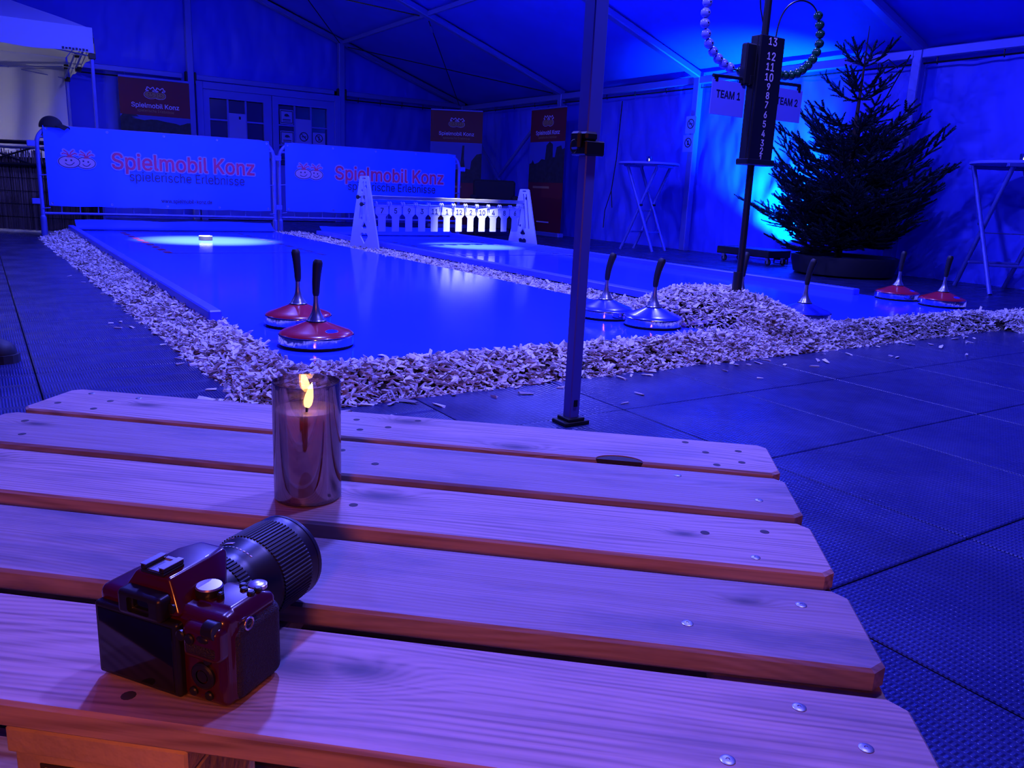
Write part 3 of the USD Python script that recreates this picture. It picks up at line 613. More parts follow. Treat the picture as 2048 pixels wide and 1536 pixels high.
for x, y in ((.0405, .047), (.0455, .0420), (.0545, .0470), (.0535, .040)):
    part(d, 'top_button', lathe([(.0030, 0), (.0030, .0022), (.0020, .003), (0, .003)], 16).apply_transform(T(x, y, .0755)), 'camblack', 30)
for x, z in ((.0275, .0585), (.0355, .0575)):
    part(d, 'back_button', lathe([(.0042, 0), (.0042, .0022), (.003, .003), (0, .003)], 20).apply_transform(R('x', 90)).apply_transform(T(x, -.0035, z)), 'camblack', 30)
part(d, 'info_button', tf(ball(.0055, (0, 0, 0), 2, (1, .4, .55)), T(.047, -.0040, .0595)), 'camblack', True)
part(d, 'command_dial', tf(lathe([(0, -.005), (.0062, -.005), (.0066, -.0045), (.0066, .0045), (.0062, .005), (0, .005)], 36), R('y', 90), T(.0520, -.0002, .0665)), 'camblack', 30)
part(d, 'thumb_rest', rbox(.029, .058, -.0052, .004, .0440, .0560, .004, 2), 'grip', 30)
part(d, 'control_pad', cat(lathe([(.0105, 0), (.0105, .002), (.009, .003), (.0055, .0028)], 36), lathe([(.0046, 0), (.0046, .0026), (0, .003)], 24)).apply_transform(R('x', 90)).apply_transform(T(.0400, .0030, .0250)), 'camblack', 30)
for x, z in ((.0300, .0095), (.0445, .0095), (.0445, .0385)):
    part(d, 'back_button', lathe([(.0036, 0), (.0036, .0022), (.0026, .003), (0, .003)], 20).apply_transform(R('x', 90)).apply_transform(T(x, .0035, z)), 'camblack', 30)
part(d, 'strap_lug', tf(tube([(.0045*math.cos(a), 0, .0045*math.sin(a)) for a in np.linspace(0, 2*PI, 14)[:-1]], .0008, 6, True), R('z', 90), T(.0648, .024, .0625)), 'dial')
part(d, 'strap_lug', tf(tube([(.0045*math.cos(a), 0, .0045*math.sin(a)) for a in np.linspace(0, 2*PI, 14)[:-1]], .0008, 6, True), R('z', 90), T(-.0635, .024, .0625)), 'dial')
L0 = lambda m: tf(m, R('x', -90), T(lens_x, lens_y+.010, lens_z))
ls = part(d, 'lens', L0(lathe([(0, 0), (.0310, 0), (.0325, .004), (.0325, .010), (.0340, .014), (.0340, .030), (.0352, .034), (.0385, .052), (.0388, .055), (.0388, .098), (.0395, .101), (.0395, .107), (.0388, .109), (.0362, .109), (.0350, .103), (.026, .099), (.022, .097), (0, .095)], 64)), 'lens', 30)
def ribbed(r, z0, z1, n, dep):
    a = np.linspace(0, 2*PI, n*4, endpoint=False); rr = np.where((np.arange(n*4) % 4) < 2, r+dep, r)
    return prism(Polygon(np.stack([rr*np.cos(a), rr*np.sin(a)], 1)), z1-z0, z0)
part(ls, 'focus_ring', L0(ribbed(.0342, .015, .026, 64, .0009)), 'lensring')
part(ls, 'zoom_ring', L0(ribbed(.0389, .056, .094, 72, .0010)), 'lensring')
part(ls, 'front_element', L0(lathe([(.024, .0985), (.012, .1015), (0, .1025)], 40)), 'lcd', True)
part(ls, 'front_groove', L0(lathe([(.0397, .1035), (.0398, .1035), (.0398, .1042), (.0397, .1042)], 48)), 'lcd')
def onlens(m, r, ang, z):                                  # flat print wrapped onto the barrel
    m = m.copy(); v = m.vertices; a = math.radians(ang)-v[:, 0]/r; rr = r+v[:, 2]
    m.vertices = np.stack([rr*np.cos(a), rr*np.sin(a), z+v[:, 1]], 1); m.invert(); return L0(m)
def sub(m): 
    return m.subdivide().subdivide() if len(m.faces) < 400 else m
lab = sub(prism(sbox(-.008, -.0022, .002, .0022), .0003))
part(ls, 'focal_scale', onlens(lab, .0372, 250, .0455), 'lenslabel')
part(ls, 'scale_marks', cat(*[onlens(sub(prism(sbox(-.001, -.0007, .001, .0007), .0003)), .0362, 262+k*6, .040) for k in range(-2, 7)], *[onlens(sub(prism(sbox(-.0012, -.0006, .0012, .0006), .0003)), .0388, 243+k*7, .0535) for k in range(2)]), 'lenslabel', kind='stuff')

# ------------------------------------------------------------------ ice stones
def stone(name, label, loc, rz, bell):
    t = thing(name, label, 'curling stone', loc, rz, None)
    part(t, 'running_sole', lathe([(0, 0), (.128, 0), (.131, .003), (.131, .012), (0, .012)], 56), 'rubber', 30)
    part(t, 'steel_ring', lathe([(.130, .012), (.1365, .012), (.1375, .015), (.1375, .040), (.1365, .044), (.131, .0465), (.124, .047)], 64), 'chrome', 30)
    part(t, 'bell', lathe([(.133, .0455), (.130, .0500), (.121, .0555), (.105, .0610), (.083, .0690), (.062, .0775), (.048, .0830), (.039, .0870), (.0345, .0895), (.030, .0905), (0, .0905)], 64), bell, 40)
    part(t, 'collar', lathe([(.034, .088), (.0345, .092), (.031, .095), (.030, .099), (.0235, .109), (.0165, .123), (.0120, .140), (.0100, .160), (.0095, .190), (0, .190)], 32), 'steel' if bell == 'x' else 'bare', 40)
    part(t, 'collar_seal', lathe([(.0340, .0885), (.0362, .0885), (.0362, .0925), (.034, .0925)], 32), 'black', 30)
    z = np.linspace(0, 1, 14)
    pts = np.stack([(.010 if bell == 'redbell' else .026)*z**2.0, 0*z,   .182+.130*z], 1); r = np.interp(z, [0, .03, .12, .55, .9, .97, 1], [.010, .0125, .0130, .0155, .0180, .0172, .012])
    part(t, 'handle', tube(pts, r, 16), 'handle', 40)
    if bell == 'redbell':
        e = ball(1, (0, 0, 0), 2, (.027, .014, .002)); a = math.atan2(.0715-.0555, .121-.083)
        part(t, 'emblem', tf(e, R('z', 90), R('y', math.degrees(a)), T(.094, 0, .0645), R('z', -75-rz)), 'bluebell', True)
    return t
st = stone('curling_stone', 'red stone with black handle on left lane, nearest the candle', (.996, 2.800, IZ), -15, 'redbell')
dup(st, (1.075, 3.235, IZ), 130, 'red stone with black handle on left lane, behind another red stone')
dup(st, (5.03, 3.02, IZ), -20, 'red stone at the right edge of the right lane, farther of two')
dup(st, (5.00, 2.70, IZ), -35, 'red stone on the front right corner of the right lane beside the chips')
sb = stone('curling_stone', 'blue stone on the left lane in front of the chip heap, nearer of two', (2.575, 2.715, IZ), -25, 'bluebell')
dup(sb, (2.525, 3.000, IZ), -30, 'blue stone just right of the aluminium pole, behind another blue stone')
dup(sb, (3.515, 2.600, IZ), -30, 'blue stone on the right lane half behind the chip heap')
dup(sb, (3.475, 2.985, IZ), 20, 'blue stone behind the chip heap showing mostly its handle')
pk = thing('ice_puck', 'black puck with a white top lit on the left lane', 'puck', (1.791, 8.06, IZ))
part(pk, 'puck_body', lathe([(0, 0), (.060, 0), (.062, .003), (.062, .036), (.060, .039), (0, .039)], 40), 'rubber', 30)
part(pk, 'puck_top', lathe([(.0595, .039), (.058, .043), (0, .0435)], 40), 'pucktop', 30)

# ------------------------------------------------------------------ number-plate stand
SA, SB = np.array([3.07, 7.28]), np.array([5.11, 7.60])
SD = (SB-SA)/np.linalg.norm(SB-SA); SR = math.degrees(math.atan2(SD[1], SD[0])); SLn = np.linalg.norm(SB-SA)
ns = thing('number_stand', 'white stand with two cut-out uprights and a beam over the right lane', 'game stand', (SA[0], SA[1], 0), SR)
heart = affinity.scale(unary_union([Point(-.018, .13).buffer(.021), Point(.018, .13).buffer(.021), Polygon([(-.037, .122), (.037, .122), (0, .07)])]), 1.7, 1.35, origin=(0, .12))
spade = unary_union([Polygon([(-.024, .20), (.024, .20), (0, .245)]), Point(-.013, .198).buffer(.013), Point(.013, .198).buffer(.013), sbox(-.006, .175, .006, .2)]); spade = affinity.scale(spade, 1.7, 1.2, origin=(0, .20)); spade = affinity.translate(spade, 0, .02)
slot = lambda x0, y0, x1, y1: LineString([(x0, y0), (x1, y1)]).buffer(.010)
A2 = Polygon([(-.265, 0), (.265, 0), (.075, .69), (.06, .70), (-.06, .70), (-.075, .69)])
A2 = unary_union([A2.buffer(-.01).buffer(.01)]).difference(unary_union([heart, spade, slot(-.10, .28, -.035, .64), slot(-.04, .28, .01, .64), slot(.08, .30, .045, .50), Point(.045, .30).buffer(.016), Point(-.03, .60).buffer(.016), Point(.032, .56).buffer(.016), sbox(-.03, .672, .03, .684)]))
A2 = affinity.scale(A2, 1., 1., origin=(0, 0))
plate = lambda x, z0, k: tf(prism(affinity.scale(A2, 1, k, origin=(0, 0)), .014), R('x', 90), R('z', 90), T(x, 0, z0))
part(ns, 'upright', plate(0, .065, .98), M['gazebo'])
part(ns, 'upright', plate(SLn, .0, 1.0), M['gazebo'])
part(ns, 'beam', box(.0, SLn+.02, -.012, .018, .538, .575, .004), 'bare')
part(ns, 'hanging_rod', tube([(-.03, -.005, .503), (SLn+.05, -.005, .503)], .008, 12), 'chrome')
for x in (-.045, SLn+.06):
    for y in (-.03, .035):
        part(ns, 'clamp_knob', tf(lathe([(0, 0), (.006, 0), (.006, .02), (.018, .022), (.020, .036), (.014, .042), (0, .042)], 16), R('y', -90 if x < 0 else 90), T(x+(.03 if x < 0 else -.03), y, .52+y)), 'black', 30)
ORD = ['leftmost', 'second', 'third', 'fourth', 'fifth', 'sixth', 'seventh and brightest lit', 'eighth', 'ninth', 'tenth', 'eleventh', 'last and rightmost']
PLN = [o+' frosted plate from the left on the hanging rod, numbered %s' for o in ORD]
POLY = Polygon([(-.074, 0), (-.074, -.085), (-.042, -.115), (-.042, -.255), (.042, -.255), (.042, -.115), (.074, -.085), (.074, 0)])
for i, s in enumerate(['7', '5', '9', '3', '11', '1', '12', '2', '10', '4', '8', '6']):
    x = .20+i*(SLn-.33)/11
    p = SA+SD*x
    t = thing('number_plate', PLN[i] % s, 'number plate', (p[0], p[1], .49), SR+rnd.uniform(-3, 3), None)
    part(t, 'plate', faceY(prism(POLY.buffer(-.004).buffer(.004), .005)), 'acryl')
    part(t, 'number_band', tf(faceY(prism(sbox(-.072, -.088, .072, -.022), .0008)), T(0, -.0052, 0)), M['band'])
    part(t, 'numeral', tf(faceY(text(s, .050, True, .001)), T(0, -.0062, -.080)), 'ink')
    part(t, 'ring', tf(cat(tube([(-.066, .018*math.cos(a), .010+.019*math.sin(a)) for a in np.linspace(0, 2*PI, 13)[:-1]], .005, 6, True), tube([(.066, .018*math.cos(a), .010+.019*math.sin(a)) for a in np.linspace(0, 2*PI, 13)[:-1]], .005, 6, True)), T(0, -.005, 0)), 'acryl', kind='stuff')

# ------------------------------------------------------------------ barriers and their banners
def barrier(x0, x1, y, label):
    t = thing('crowd_barrier', label, 'barrier', (x0, y, 0)); W = x1-x0; rr = .17
    arc = lambda cx, a0, a1: [(cx+rr*math.cos(a), 0, 1.10-rr+rr*math.sin(a)) for a in np.linspace(a0, a1, 9)]
    part(t, 'frame_tube', tube([(0, 0, .12)]+arc(rr, PI, PI/2)+arc(W-rr, PI/2, 0)+[(W, 0, .12)], .021, 12), 'steel', 40)
    for x in (0, W):
        part(t, 'foot_socket', lathe([(0, .0), (.030, 0), (.030, .20), (.024, .215), (.021, .22)], 16).apply_transform(T(x, 0, 0)), 'steel', 30)
        part(t, 'foot', bar((x, -.02, .012), (x, .28, .012), .04, .02, .004), 'steel')
    for z in (.24, .10+.9): part(t, 'cross_rail', tube([(.0, 0, z), (W, 0, z)], .015, 10), 'steel', 40)
    for k in range(1, 14): part(t, 'upright_bar', tube([(k*W/14, 0, .24), (k*W/14, 0, 1.0)], .0075, 6), 'steel', 40)
    for x, sg in ((0, -1), (W, 1)):
        for z in (.93, .36): part(t, 'hook_lug', box(x+min(0, sg*.09), x+max(0, sg*.09), -.012, .012, z-.03, z+.03, .006), 'steel')
    for z in (.29, .62): part(t, 'tie', tube([(.0, -.02, z), (.07, -.03, z+.01)], .006, 6), 'steel'); part(t, 'tie', tube([(W-.07, -.03, z-.01), (W, -.02, z)], .006, 6), 'steel')
    return t
def face_logo(s, outline=None):
    """emblem of two smiling heads with tufts of hair: dict of flat shapes, width about s"""
    k = s/.48; el = lambda cx, cy, rx, ry: affinity.translate(affinity.scale(Point(0, 0).buffer(1, 24), rx, ry), cx, cy)
    A, B = el(-.105, 0, .135, .078), el(.115, -.005, .125, .076)
    def tuft(cx, cy):
        hs = [LineString([(0, 0), (-.035, .035), (-.075, .045), (-.095, .036)]), LineString([(0, 0), (-.03, .06), (-.07, .088)]), LineString([(0, 0), (.02, .06), (.055, .09)]), LineString([(0, 0), (.04, .035), (.075, .05), (.095, .040)])]
        return affinity.translate(unary_union([h.buffer(.0075) for h in hs]+[Polygon([(-.045, -.012), (-.018, .022), (.0, .015), (.022, .022), (.045, -.012)])]), cx, cy)
    hair = unary_union([tuft(-.095, .078), tuft(.13, .072)])
    edge = unary_union([A.buffer(.011).difference(A), B.buffer(.010).difference(B).difference(A)])
    skin = unary_union([A, B.difference(A.buffer(.010))])
    smile = lambda cx, cy, w: LineString([(cx-w, cy+.008), (cx-w*.5, cy-.012), (cx, cy-.016), (cx+w*.5, cy-.008), (cx+w*1.05, cy+.022)]).buffer(.0055)
    eyes = unary_union([Point(-.145, .022).buffer(.014), Point(-.075, .026).buffer(.014), Point(.085, .022).buffer(.013), Point(.150, .012).buffer(.013)])
    mouth = unary_union([smile(-.10, -.030, .058), smile(.125, -.036, .05).difference(A)])
    white = unary_union([A, B, hair]).buffer(.020)
    sc = lambda g: affinity.scale(g, k, k, origin=(0, 0))
    return dict(white=sc(white), skin=sc(skin), edge=sc(edge), hair=sc(hair), dark=sc(unary_union([eyes, mouth])))
def flat(g, z=0, h=.0006): return prism(g.simplify(.0004), h, z)
def outline_text(s, h, bold, width, grow, d):
    m = meshkit.text_mesh(s, h, .001, bold); b = m.bounds
    sec = m.section(plane_origin=(0, 0, .0005), plane_normal=(0, 0, 1)); P2, tr = sec.to_2D() if hasattr(sec, 'to_2D') else sec.to_planar()
    g = affinity.affine_transform(unary_union(P2.polygons_full), [tr[0, 0], tr[0, 1], tr[1, 0], tr[1, 1], tr[0, 3], tr[1, 3]])
    g = affinity.translate(g, -(b[0][0]+b[1][0])/2, 0); g = affinity.scale(g, width/(b[1][0]-b[0][0]), 1, origin=(0, 0))
    return prism(g.buffer(grow).simplify(.001), d)
def banner(x0, x1, y, label, url=True):
    W = x1-x0; t = thing('advertising_banner', label, 'banner', ((x0+x1)/2, y-.036, .715)); H = .79
    sheet = grid(lambda u, v: np.stack([(u-.5)*W, -.006*np.sin(u*9*PI)*(.3+np.abs(v-.5)), (v-.5)*H-.012*np.abs(np.sin(u*5*PI))*(1-v)*.5]), 60, 16)
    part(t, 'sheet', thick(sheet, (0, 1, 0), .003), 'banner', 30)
    F = lambda m, dy=-.008: tf(faceY(m), T(0, dy, 0))
    lg = face_logo(.145*W); tr = lambda g: affinity.translate(g, -.375*W, .050)
    part(t, 'emblem_outline', F(flat(tr(lg['white']))), 'whiteline'); part(t, 'emblem_faces', F(flat(tr(lg['skin'])), -.009), 'skin'); part(t, 'emblem_edge', F(flat(tr(unary_union([lg['edge'], lg['dark']]))), -.0096), 'navy'); part(t, 'emblem_hair', F(flat(tr(lg['hair'])), -.0098), 'red')
    part(t, 'lettering_outline', tf(F(outline_text('Spielmobil Konz', .158, True, .655*W, .012, .0006)), T(.095*W, 0, .005)), 'whiteline')
    part(t, 'lettering', tf(F(text('Spielmobil Konz', .158, True, .0006, .655*W), -.0094), T(.095*W, 0, .005)), 'red')
    part(t, 'slogan', tf(F(text('spielerische Erlebnisse', .096, False, .0006, .53*W), -.0090), T(.105*W, 0, -.115)), 'navy')
    if url: part(t, 'web_address', tf(F(text('www.spielmobil-konz.de', .040, True, .0006, .235*W), -.0090), T(.09*W, 0, -.335)), 'navy')
    for i in range(5):
        for z in (H/2-.025, -H/2+.025):
            part(t, 'eyelet', tf(lathe([(.006, 0), (.012, .001), (.012, 0)], 12), R('x', 90), T(-W/2+.03+i*(W-.06)/4, -.008, z)), 'bare')
    return t
BY1 = 9.70
barrier(.56, 2.96, BY1, 'steel crowd barrier at the left, behind the left lane'); barrier(3.05, 5.50, BY1+.08, 'steel crowd barrier behind the right lane')
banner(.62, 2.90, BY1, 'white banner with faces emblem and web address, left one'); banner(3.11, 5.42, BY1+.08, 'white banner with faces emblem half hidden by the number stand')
cp = thing('cap', 'dark peaked cap perched on the left barrier rail', 'cap', (.70, BY1+.02, 1.105), -33)
part(cp, 'crown', ball(1, (0, 0, 0), 3, (.115, .09, .105)).slice_plane((0, 0, -.01), (0, 0, 1), cap=True), 'cloth', 40)
vis = grid(lambda u, v: np.stack([.08+.10*v*np.cos((u-.5)*1.2), (u-.5)*.15*(1-.25*v), (.03-.035*v**1.3-.03*(2*u-1)**2)]), 14, 8)
part(cp, 'peak', thick(vis, (0, 0, 1), .006), 'cloth', 40)

# ------------------------------------------------------------------ aluminium pole in the middle
pole = thing('canopy_leg', 'square aluminium telescopic pole standing on a black foot plate', 'pole', (1.437, 1.830, 0))
part(pole, 'lower_tube', box(-.018, .018, -.018, .018, .01, .80, .003), 'alu'); part(pole, 'upper_tube', box(-.0235, .0235, -.0235, .0235, .775, 2.3, .003), 'alu')
part(pole, 'foot_plate', cat(box(-.045, .045, -.035, .035, 0, .012, .002), box(-.03, .03, -.03, .03, .012, .022, .002)), 'black')
part(pole, 'slider_clamp', cat(box(-.034, .034, -.034, .034, .775, .815, .004), box(-.034, .008, -.034, .034, .815, .838, .006)), 'black')
part(pole, 'clamp_latch', cat(box(-.05, -.034, -.02, .02, .79, .838, .006)), 'black')
part(pole, 'pull_ring', tube([(-.056+.012*math.cos(a), -.01, .797+.018*math.sin(a)) for a in np.linspace(0, 2*PI, 17)[:-1]], .0018, 6, True), 'black')
part(pole, 'locking_pin', box(-.006, .006, -.0205, -.018, .055, .075), 'black')

# ------------------------------------------------------------------ score stand in the heap
PX, PY = 3.075, 2.66
ss = thing('score_stand', 'black score pole with a board numbered 13 down to 1, rising from the heap', 'score board', (PX, PY, 0))
part(ss, 'pole', tube([(0, 0, .02), (-.01, 0, 1.0), (-.015, 0, 2.35)], .0165, 12), 'paintblack', 40)
part(ss, 'pole_sleeve', tube([(-.012, .0, .02), (-.014, .0, .34)], .024, 12), 'paintblack', 40)
part(ss, 'base_plate', box(-.2, .2, -.2, .2, .0, .02, .004), 'paintblack')
bx = lambda z: -.075+.0085*(1.4-z)/.55
part(ss, 'number_board', cat(box(-.077, .085, -.040, -.022, .85, 1.402, .004), box(-.077, -.066, -.022, .02, .85, 1.40, .003), box(.074, .085, -.022, .02, .85, 1.40, .003)), 'paintblack')
part(ss, 'board_foot', box(-.092, .098, -.048, .024, .838, .866, .004), 'paintblack')
part(ss, 'rear_board', box(-.135, -.05, -.018, .02, 1.185, 1.362, .006), 'paintblack')
part(ss, 'stop_pin', tube([(.09, -.03, .852), (.125, -.03, .85)], .003, 6), 'paintblack')
zs = [1.375, 1.313, 1.268, 1.224, 1.184, 1.145, 1.105, 1.062, 1.021, .979, .937, .902, .870]
for z, s in zip(zs, range(13, 0, -1)):
    if s > 9:
        part(ss, 'numeral', tf(faceY(text(str(s)[0], .030, True, .0012)), T(-.016, -.0405, z-.012)), 'numeral')
        part(ss, 'numeral', tf(faceY(text(str(s)[1], .034, True, .0012)), T(.016, -.0405, z-.014)), 'numeral')
    else: part(ss, 'numeral', tf(faceY(text(str(s), .029, True, .0012)), T(.004, -.0405, z-.012)), 'numeral')
part(ss, 'cross_arm', cat(tube([(-.315, .0, 1.205), (.275, .0, 1.222)], .0075, 8), box(-.10, -.05, -.02, .02, 1.185, 1.23, .004)), 'paintblack')
hw = [(2.75, 1.62), (2.722, 1.55), (2.711, 1.482), (2.708, 1.442), (2.714, 1.399), (2.729, 1.363), (2.753, 1.328), (2.781, 1.303), (2.816, 1.28), (2.857, 1.262), (2.90, 1.252), (2.95, 1.248), (3.02, 1.25)]
hg = [(3.10, 1.255), (3.196, 1.258), (3.235, 1.26), (3.296, 1.264), (3.345, 1.276), (3.386, 1.297), (3.426, 1.324), (3.46, 1.359), (3.483, 1.398), (3.493, 1.44), (3.488, 1.48), (3.476, 1.518), (3.457, 1.553), (3.42, 1.585), (3.36, 1.60), (3.29, 1.59), (3.22, 1.545), (3.185, 1.48), (3.175, 1.40)]
def resample(pts, n=120):
    P = np.array(pts); s = np.r_[0, np.cumsum(np.linalg.norm(np.diff(P, axis=0), axis=1))]; t = np.linspace(0, s[-1], n)
    from scipy.interpolate import CubicSpline
    return CubicSpline(s, P)(t), t
part(ss, 'wire_hoop', tube([(x-PX, .03, z) for x, z in resample([(2.98, 2.2), (2.985, 1.75), (2.99, 1.72)]+[], 10)[0]], .004, 6) if False else tube([(-.012, .03, 1.9), (-.10, .03, 1.86), (-.26, .03, 1.76)]+[(x-PX, .03, z) for x, z in resample(hw)[0]], .0035, 6), 'paintblack')
part(ss, 'wire_hoop', tube([(x-PX, .03, z) for x, z in resample(hg)[0]], .0035, 6), 'paintblack')
part(ss, 'wire_stay', tube([(-.06, .02, 1.62), (-.035, .02, 1.52), (-.02, .01, 1.46)], .003, 6), 'paintblack')
def beads(pts, upto, m, first=0):
    P, t = resample(pts, 400); out = []; s = 0
    while s < t[-1]*upto:
        i = np.searchsorted(t, s); i = min(i, len(P)-1); out.append(P[i]); s += .0425
    for x, z in out[first:]: part(ss, 'bead', lathe([(.004, -.0205), (.012, -.0185), (.0195, -.009), (.0225, 0), (.0195, .009), (.012, .0185), (.004, .0205)], 20).apply_transform(R('x', 90)).apply_transform(R('y', 0)).apply_transform(T(x-PX, .03, z)), m, 40)
beads(hw, .84, 'beadw'); 
P_, t_ = resample(hw, 400); x, z = P_[int(400*.91)]; part(ss, 'bead', ball(.0225, (x-PX, .03, z), 3), 'beadg', True)
beads(hg, .60, 'beadg', 1)
def placard(x0, x1, z0, z1, s, label):
    t = thing('team_placard', label, 'placard', ((x0+x1)/2, PY, z0)); w, h = x1-x0, z1-z0
    part(t, 'sheet', box(-w/2, w/2, -.002, .002, 0, h, .0006), 'placard')
    part(t, 'lettering', tf(faceY(text(s, .031, True, .0008, w*.72)), T(.0, -.0022, h*.50)), 'ink')
    part(t, 'clip', cat(box(-w*.42, -w*.34, -.005, .008, h-.008, h+.022, .002), box(w*.34, w*.42, -.005, .008, h-.008, h+.022, .002)), 'black', kind='stuff')
placard(2.757, 2.972, 1.044, 1.190, 'TEAM 1', 'white placard reading TEAM 1 hanging left of the score board')
placard(3.160, 3.372, 1.052, 1.198, 'TEAM 2', 'white placard reading TEAM 2 hanging right of the score board')

# ------------------------------------------------------------------ fir tree, tub, dolly, floodlight
TX, TY = 7.12, 4.95
tub = thing('tree_tub', 'low black round tub holding the fir tree', 'tub', (TX+.1, TY, 0))
part(tub, 'tub_wall', lathe([(.40, 0), (.47, .02), (.50, .13), (.505, .19), (.49, .195), (.47, .19), (.46, .06), (0, .06)], 40), 'barktub', 30)
part(tub, 'filling', lathe([(.465, .15), (.2, .165), (0, .17)], 24), 'chipbed', 30)
tr = thing('fir_tree', 'dark Nordmann fir tree standing in a black tub by the right wall', 'tree', (TX, TY, .165))
TH = 2.13
part(tr, 'trunk', tube([(0, 0, -.05), (.01, 0, .6), (-.005, .005, 1.2), (0, 0, 1.72), (0, 0, TH+.02)], [.035, .03, .021, .010, .0022], 10), 'trunk', 40)
# one twig shape: a stem dense with flat needles
def twig(seed, L=.135):
    g = np.random.default_rng(seed); V, F = [], []
    n = 170
    for i in range(n):
        s = (i+.5)/n; a = g.uniform(0, 2*PI); up = .35+.65*max(0, math.sin(a)); ln_ = .024*(1.0-.35*s)*g.uniform(.8, 1.15)
        base = np.array([s*L, 0, 0]); d = np.array([.75, math.cos(a)*.85, math.sin(a)*.55+.12]); d /= np.linalg.norm(d)
        w = np.cross(d, (math.sin(a), .3, -math.cos(a))); w /= np.linalg.norm(w); w *= .0018; h = np.cross(d, w)*.5; k = len(V)
        V += [base-w, base+w, base+d*ln_*.6+w+h, base+d*ln_*.6-w+h, base+d*ln_]
        F += [[k, k+1, k+2], [k, k+2, k+3], [k+3, k+2, k+4]]
    V += [np.array([0, .002, 0]), np.array([0, -.002, 0]), np.array([0, 0, .003]), np.array([L*.97, 0, 0])]; k = len(V)-4
    F += [[k, k+3, k+2], [k+1, k+2, k+3], [k, k+1, k+3]]
    return trimesh.Trimesh(V, F, process=False)
fol = UsdGeom.PointInstancer.Define(stage, str(tr.GetPath())+'/foliage'); keys(fol.GetPrim(), 'dense dark needles', None, None, 'stuff')
UsdGeom.Scope.Define(stage, str(tr.GetPath())+'/foliage/shapes'); fp = []
for k in range(4):
    p = '%s/foliage/shapes/shape_%d' % (tr.GetPath(), k); usdkit.mesh(stage, p, twig(20+k), M['needle']); fp.append(Sdf.Path(p))
TWP, TWD, TWS = [], [], []
def addtwig(p, d, s): TWP.append(np.array(p)); TWD.append(np.array(d)/np.linalg.norm(d)); TWS.append(s)
def dirrot(d): return np.array(d)/np.linalg.norm(d)
BR = []
def branch(p0, az, el, L, curl):
    h = np.array([math.cos(az), math.sin(az), 0]); n = max(4, int(L/.065)); pts = []
    for i in range(n+1):
        s = i/n; pts.append(np.array(p0)+h*L*(s-.12*curl*s*s)+np.array([0, 0, L*(math.tan(el)*s+curl*(s**2.2)*.5-.10*math.sin(s*PI))]))
    pts = np.array(pts); BR.append(tube(pts, np.linspace(.004+.008*L, .0025, len(pts)), 5))
    side = np.array([-h[1], h[0], 0])
    for i in range(1, n+1):
        s = i/n; t = dirrot(pts[i]-pts[i-1])
        addtwig(pts[i-1], t+rng.normal(0, .06, 3), rng.uniform(.8, 1.1))
        if s < (.2 if p0[2] < 1.25 else .45): continue
        for sg in (-1, 1):
            sl = (L*.42*(1-s)**.8*rng.uniform(.6, 1.2)+.04) if p0[2] < 1.25 else .06
            d = dirrot(t*.8+side*sg*rng.uniform(.55, .95)+np.array([0, 0, rng.uniform(-.12, .42)])); m = max(1, int(sl/.09)); q = pts[i].copy()
            for j in range(m):
                addtwig(q, d, rng.uniform(.8, 1.15)); q = q+d*.088; d = dirrot(d+np.array([0, 0, .06]))
                if j and rng.random() < .8:
                    for s2 in (-1, 1):
                        addtwig(q, dirrot(d+np.cross(d, (0, 0, 1))*s2*.8+np.array([0, 0, rng.uniform(-.1, .45)])), rng.uniform(.55, .9))
    addtwig(pts[-1], dirrot(pts[-1]-pts[-2]), 1.05)
whorls = [(.16, .62, 13, .05), (.24, .76, 13, .06), (.33, .87, 13, .10), (.43, .93, 13, .12), (.54, .92, 13, .14), (.64, .84, 12, .17), (.74, .77, 12, .19), (.85, .68, 11, .22), (.96, .62, 10, .26), (1.06, .56, 8, .32), (1.13, .36, 6, .10), (1.26, .50, 7, .12), (1.50, .31, 6, .28), (1.57, .12, 3, .5), (1.80, .19, 4, .48)]
for wi, (z, L, k, el) in enumerate(whorls):
    a0 = rng.uniform(0, 2*PI); jz = .05 if z < 1.1 else .015
    for j in range(k):
        az = a0+j*2*PI/k+rng.uniform(-.25, .25); l = L*rng.uniform(.72, 1.08)
        room = (WX-.04-TX)/max(.01, math.cos(az)) if math.cos(az) > 0 else 9
        branch((0, 0, z+rng.uniform(-jz, jz)), az, el+rng.uniform(-.14, .16), min(l, room*.80), rng.uniform(.1, .5) if z < 1.1 else .35)
for z in np.arange(.05, 1.2, .06):
    for k in range(2):
        a = rng.uniform(0, 2*PI); addtwig((0, 0, z), (math.cos(a), math.sin(a), .35), rng.uniform(.7, 1.2) if z < 1.2 else .5)
addtwig((0, 0, 1.80), (.01, .02, 1), .7)
part(tr, 'branch', cat(BR), 'trunk', kind='stuff')
TWP, TWD, TWS = np.array(TWP), np.array(TWD), np.array(TWS); k = (TWP[:, 0]+np.maximum(TWD[:, 0]*.16, .03)) < WX-.07-TX; TWP, TWD, TWS = TWP[k], TWD[k], TWS[k]
def quat_from_dirs(D, roll):
    out = []
    for d, r in zip(D, roll):
        y = np.cross((0, 0, 1), d); ny = np.linalg.norm(y); y = y/ny if ny > 1e-3 else np.array([0, 1., 0]); z = np.cross(d, y)
        y, z = y*math.cos(r)+z*math.sin(r), z*math.cos(r)-y*math.sin(r)
        q = trimesh.transformations.quaternion_from_matrix(np.array([[d[0], y[0], z[0], 0], [d[1], y[1], z[1], 0], [d[2], y[2], z[2], 0], [0, 0, 0, 1]])); out.append(Gf.Quath(*map(float, q)))
    return out
fol.CreatePrototypesRel().SetTargets(fp); nt = len(TWP)
fol.CreateProtoIndicesAttr(Vt.IntArray.FromNumpy(rng.integers(0, 4, nt).astype(np.int32))); fol.CreatePositionsAttr(Vt.Vec3fArray.FromNumpy(TWP.astype(np.float32)))
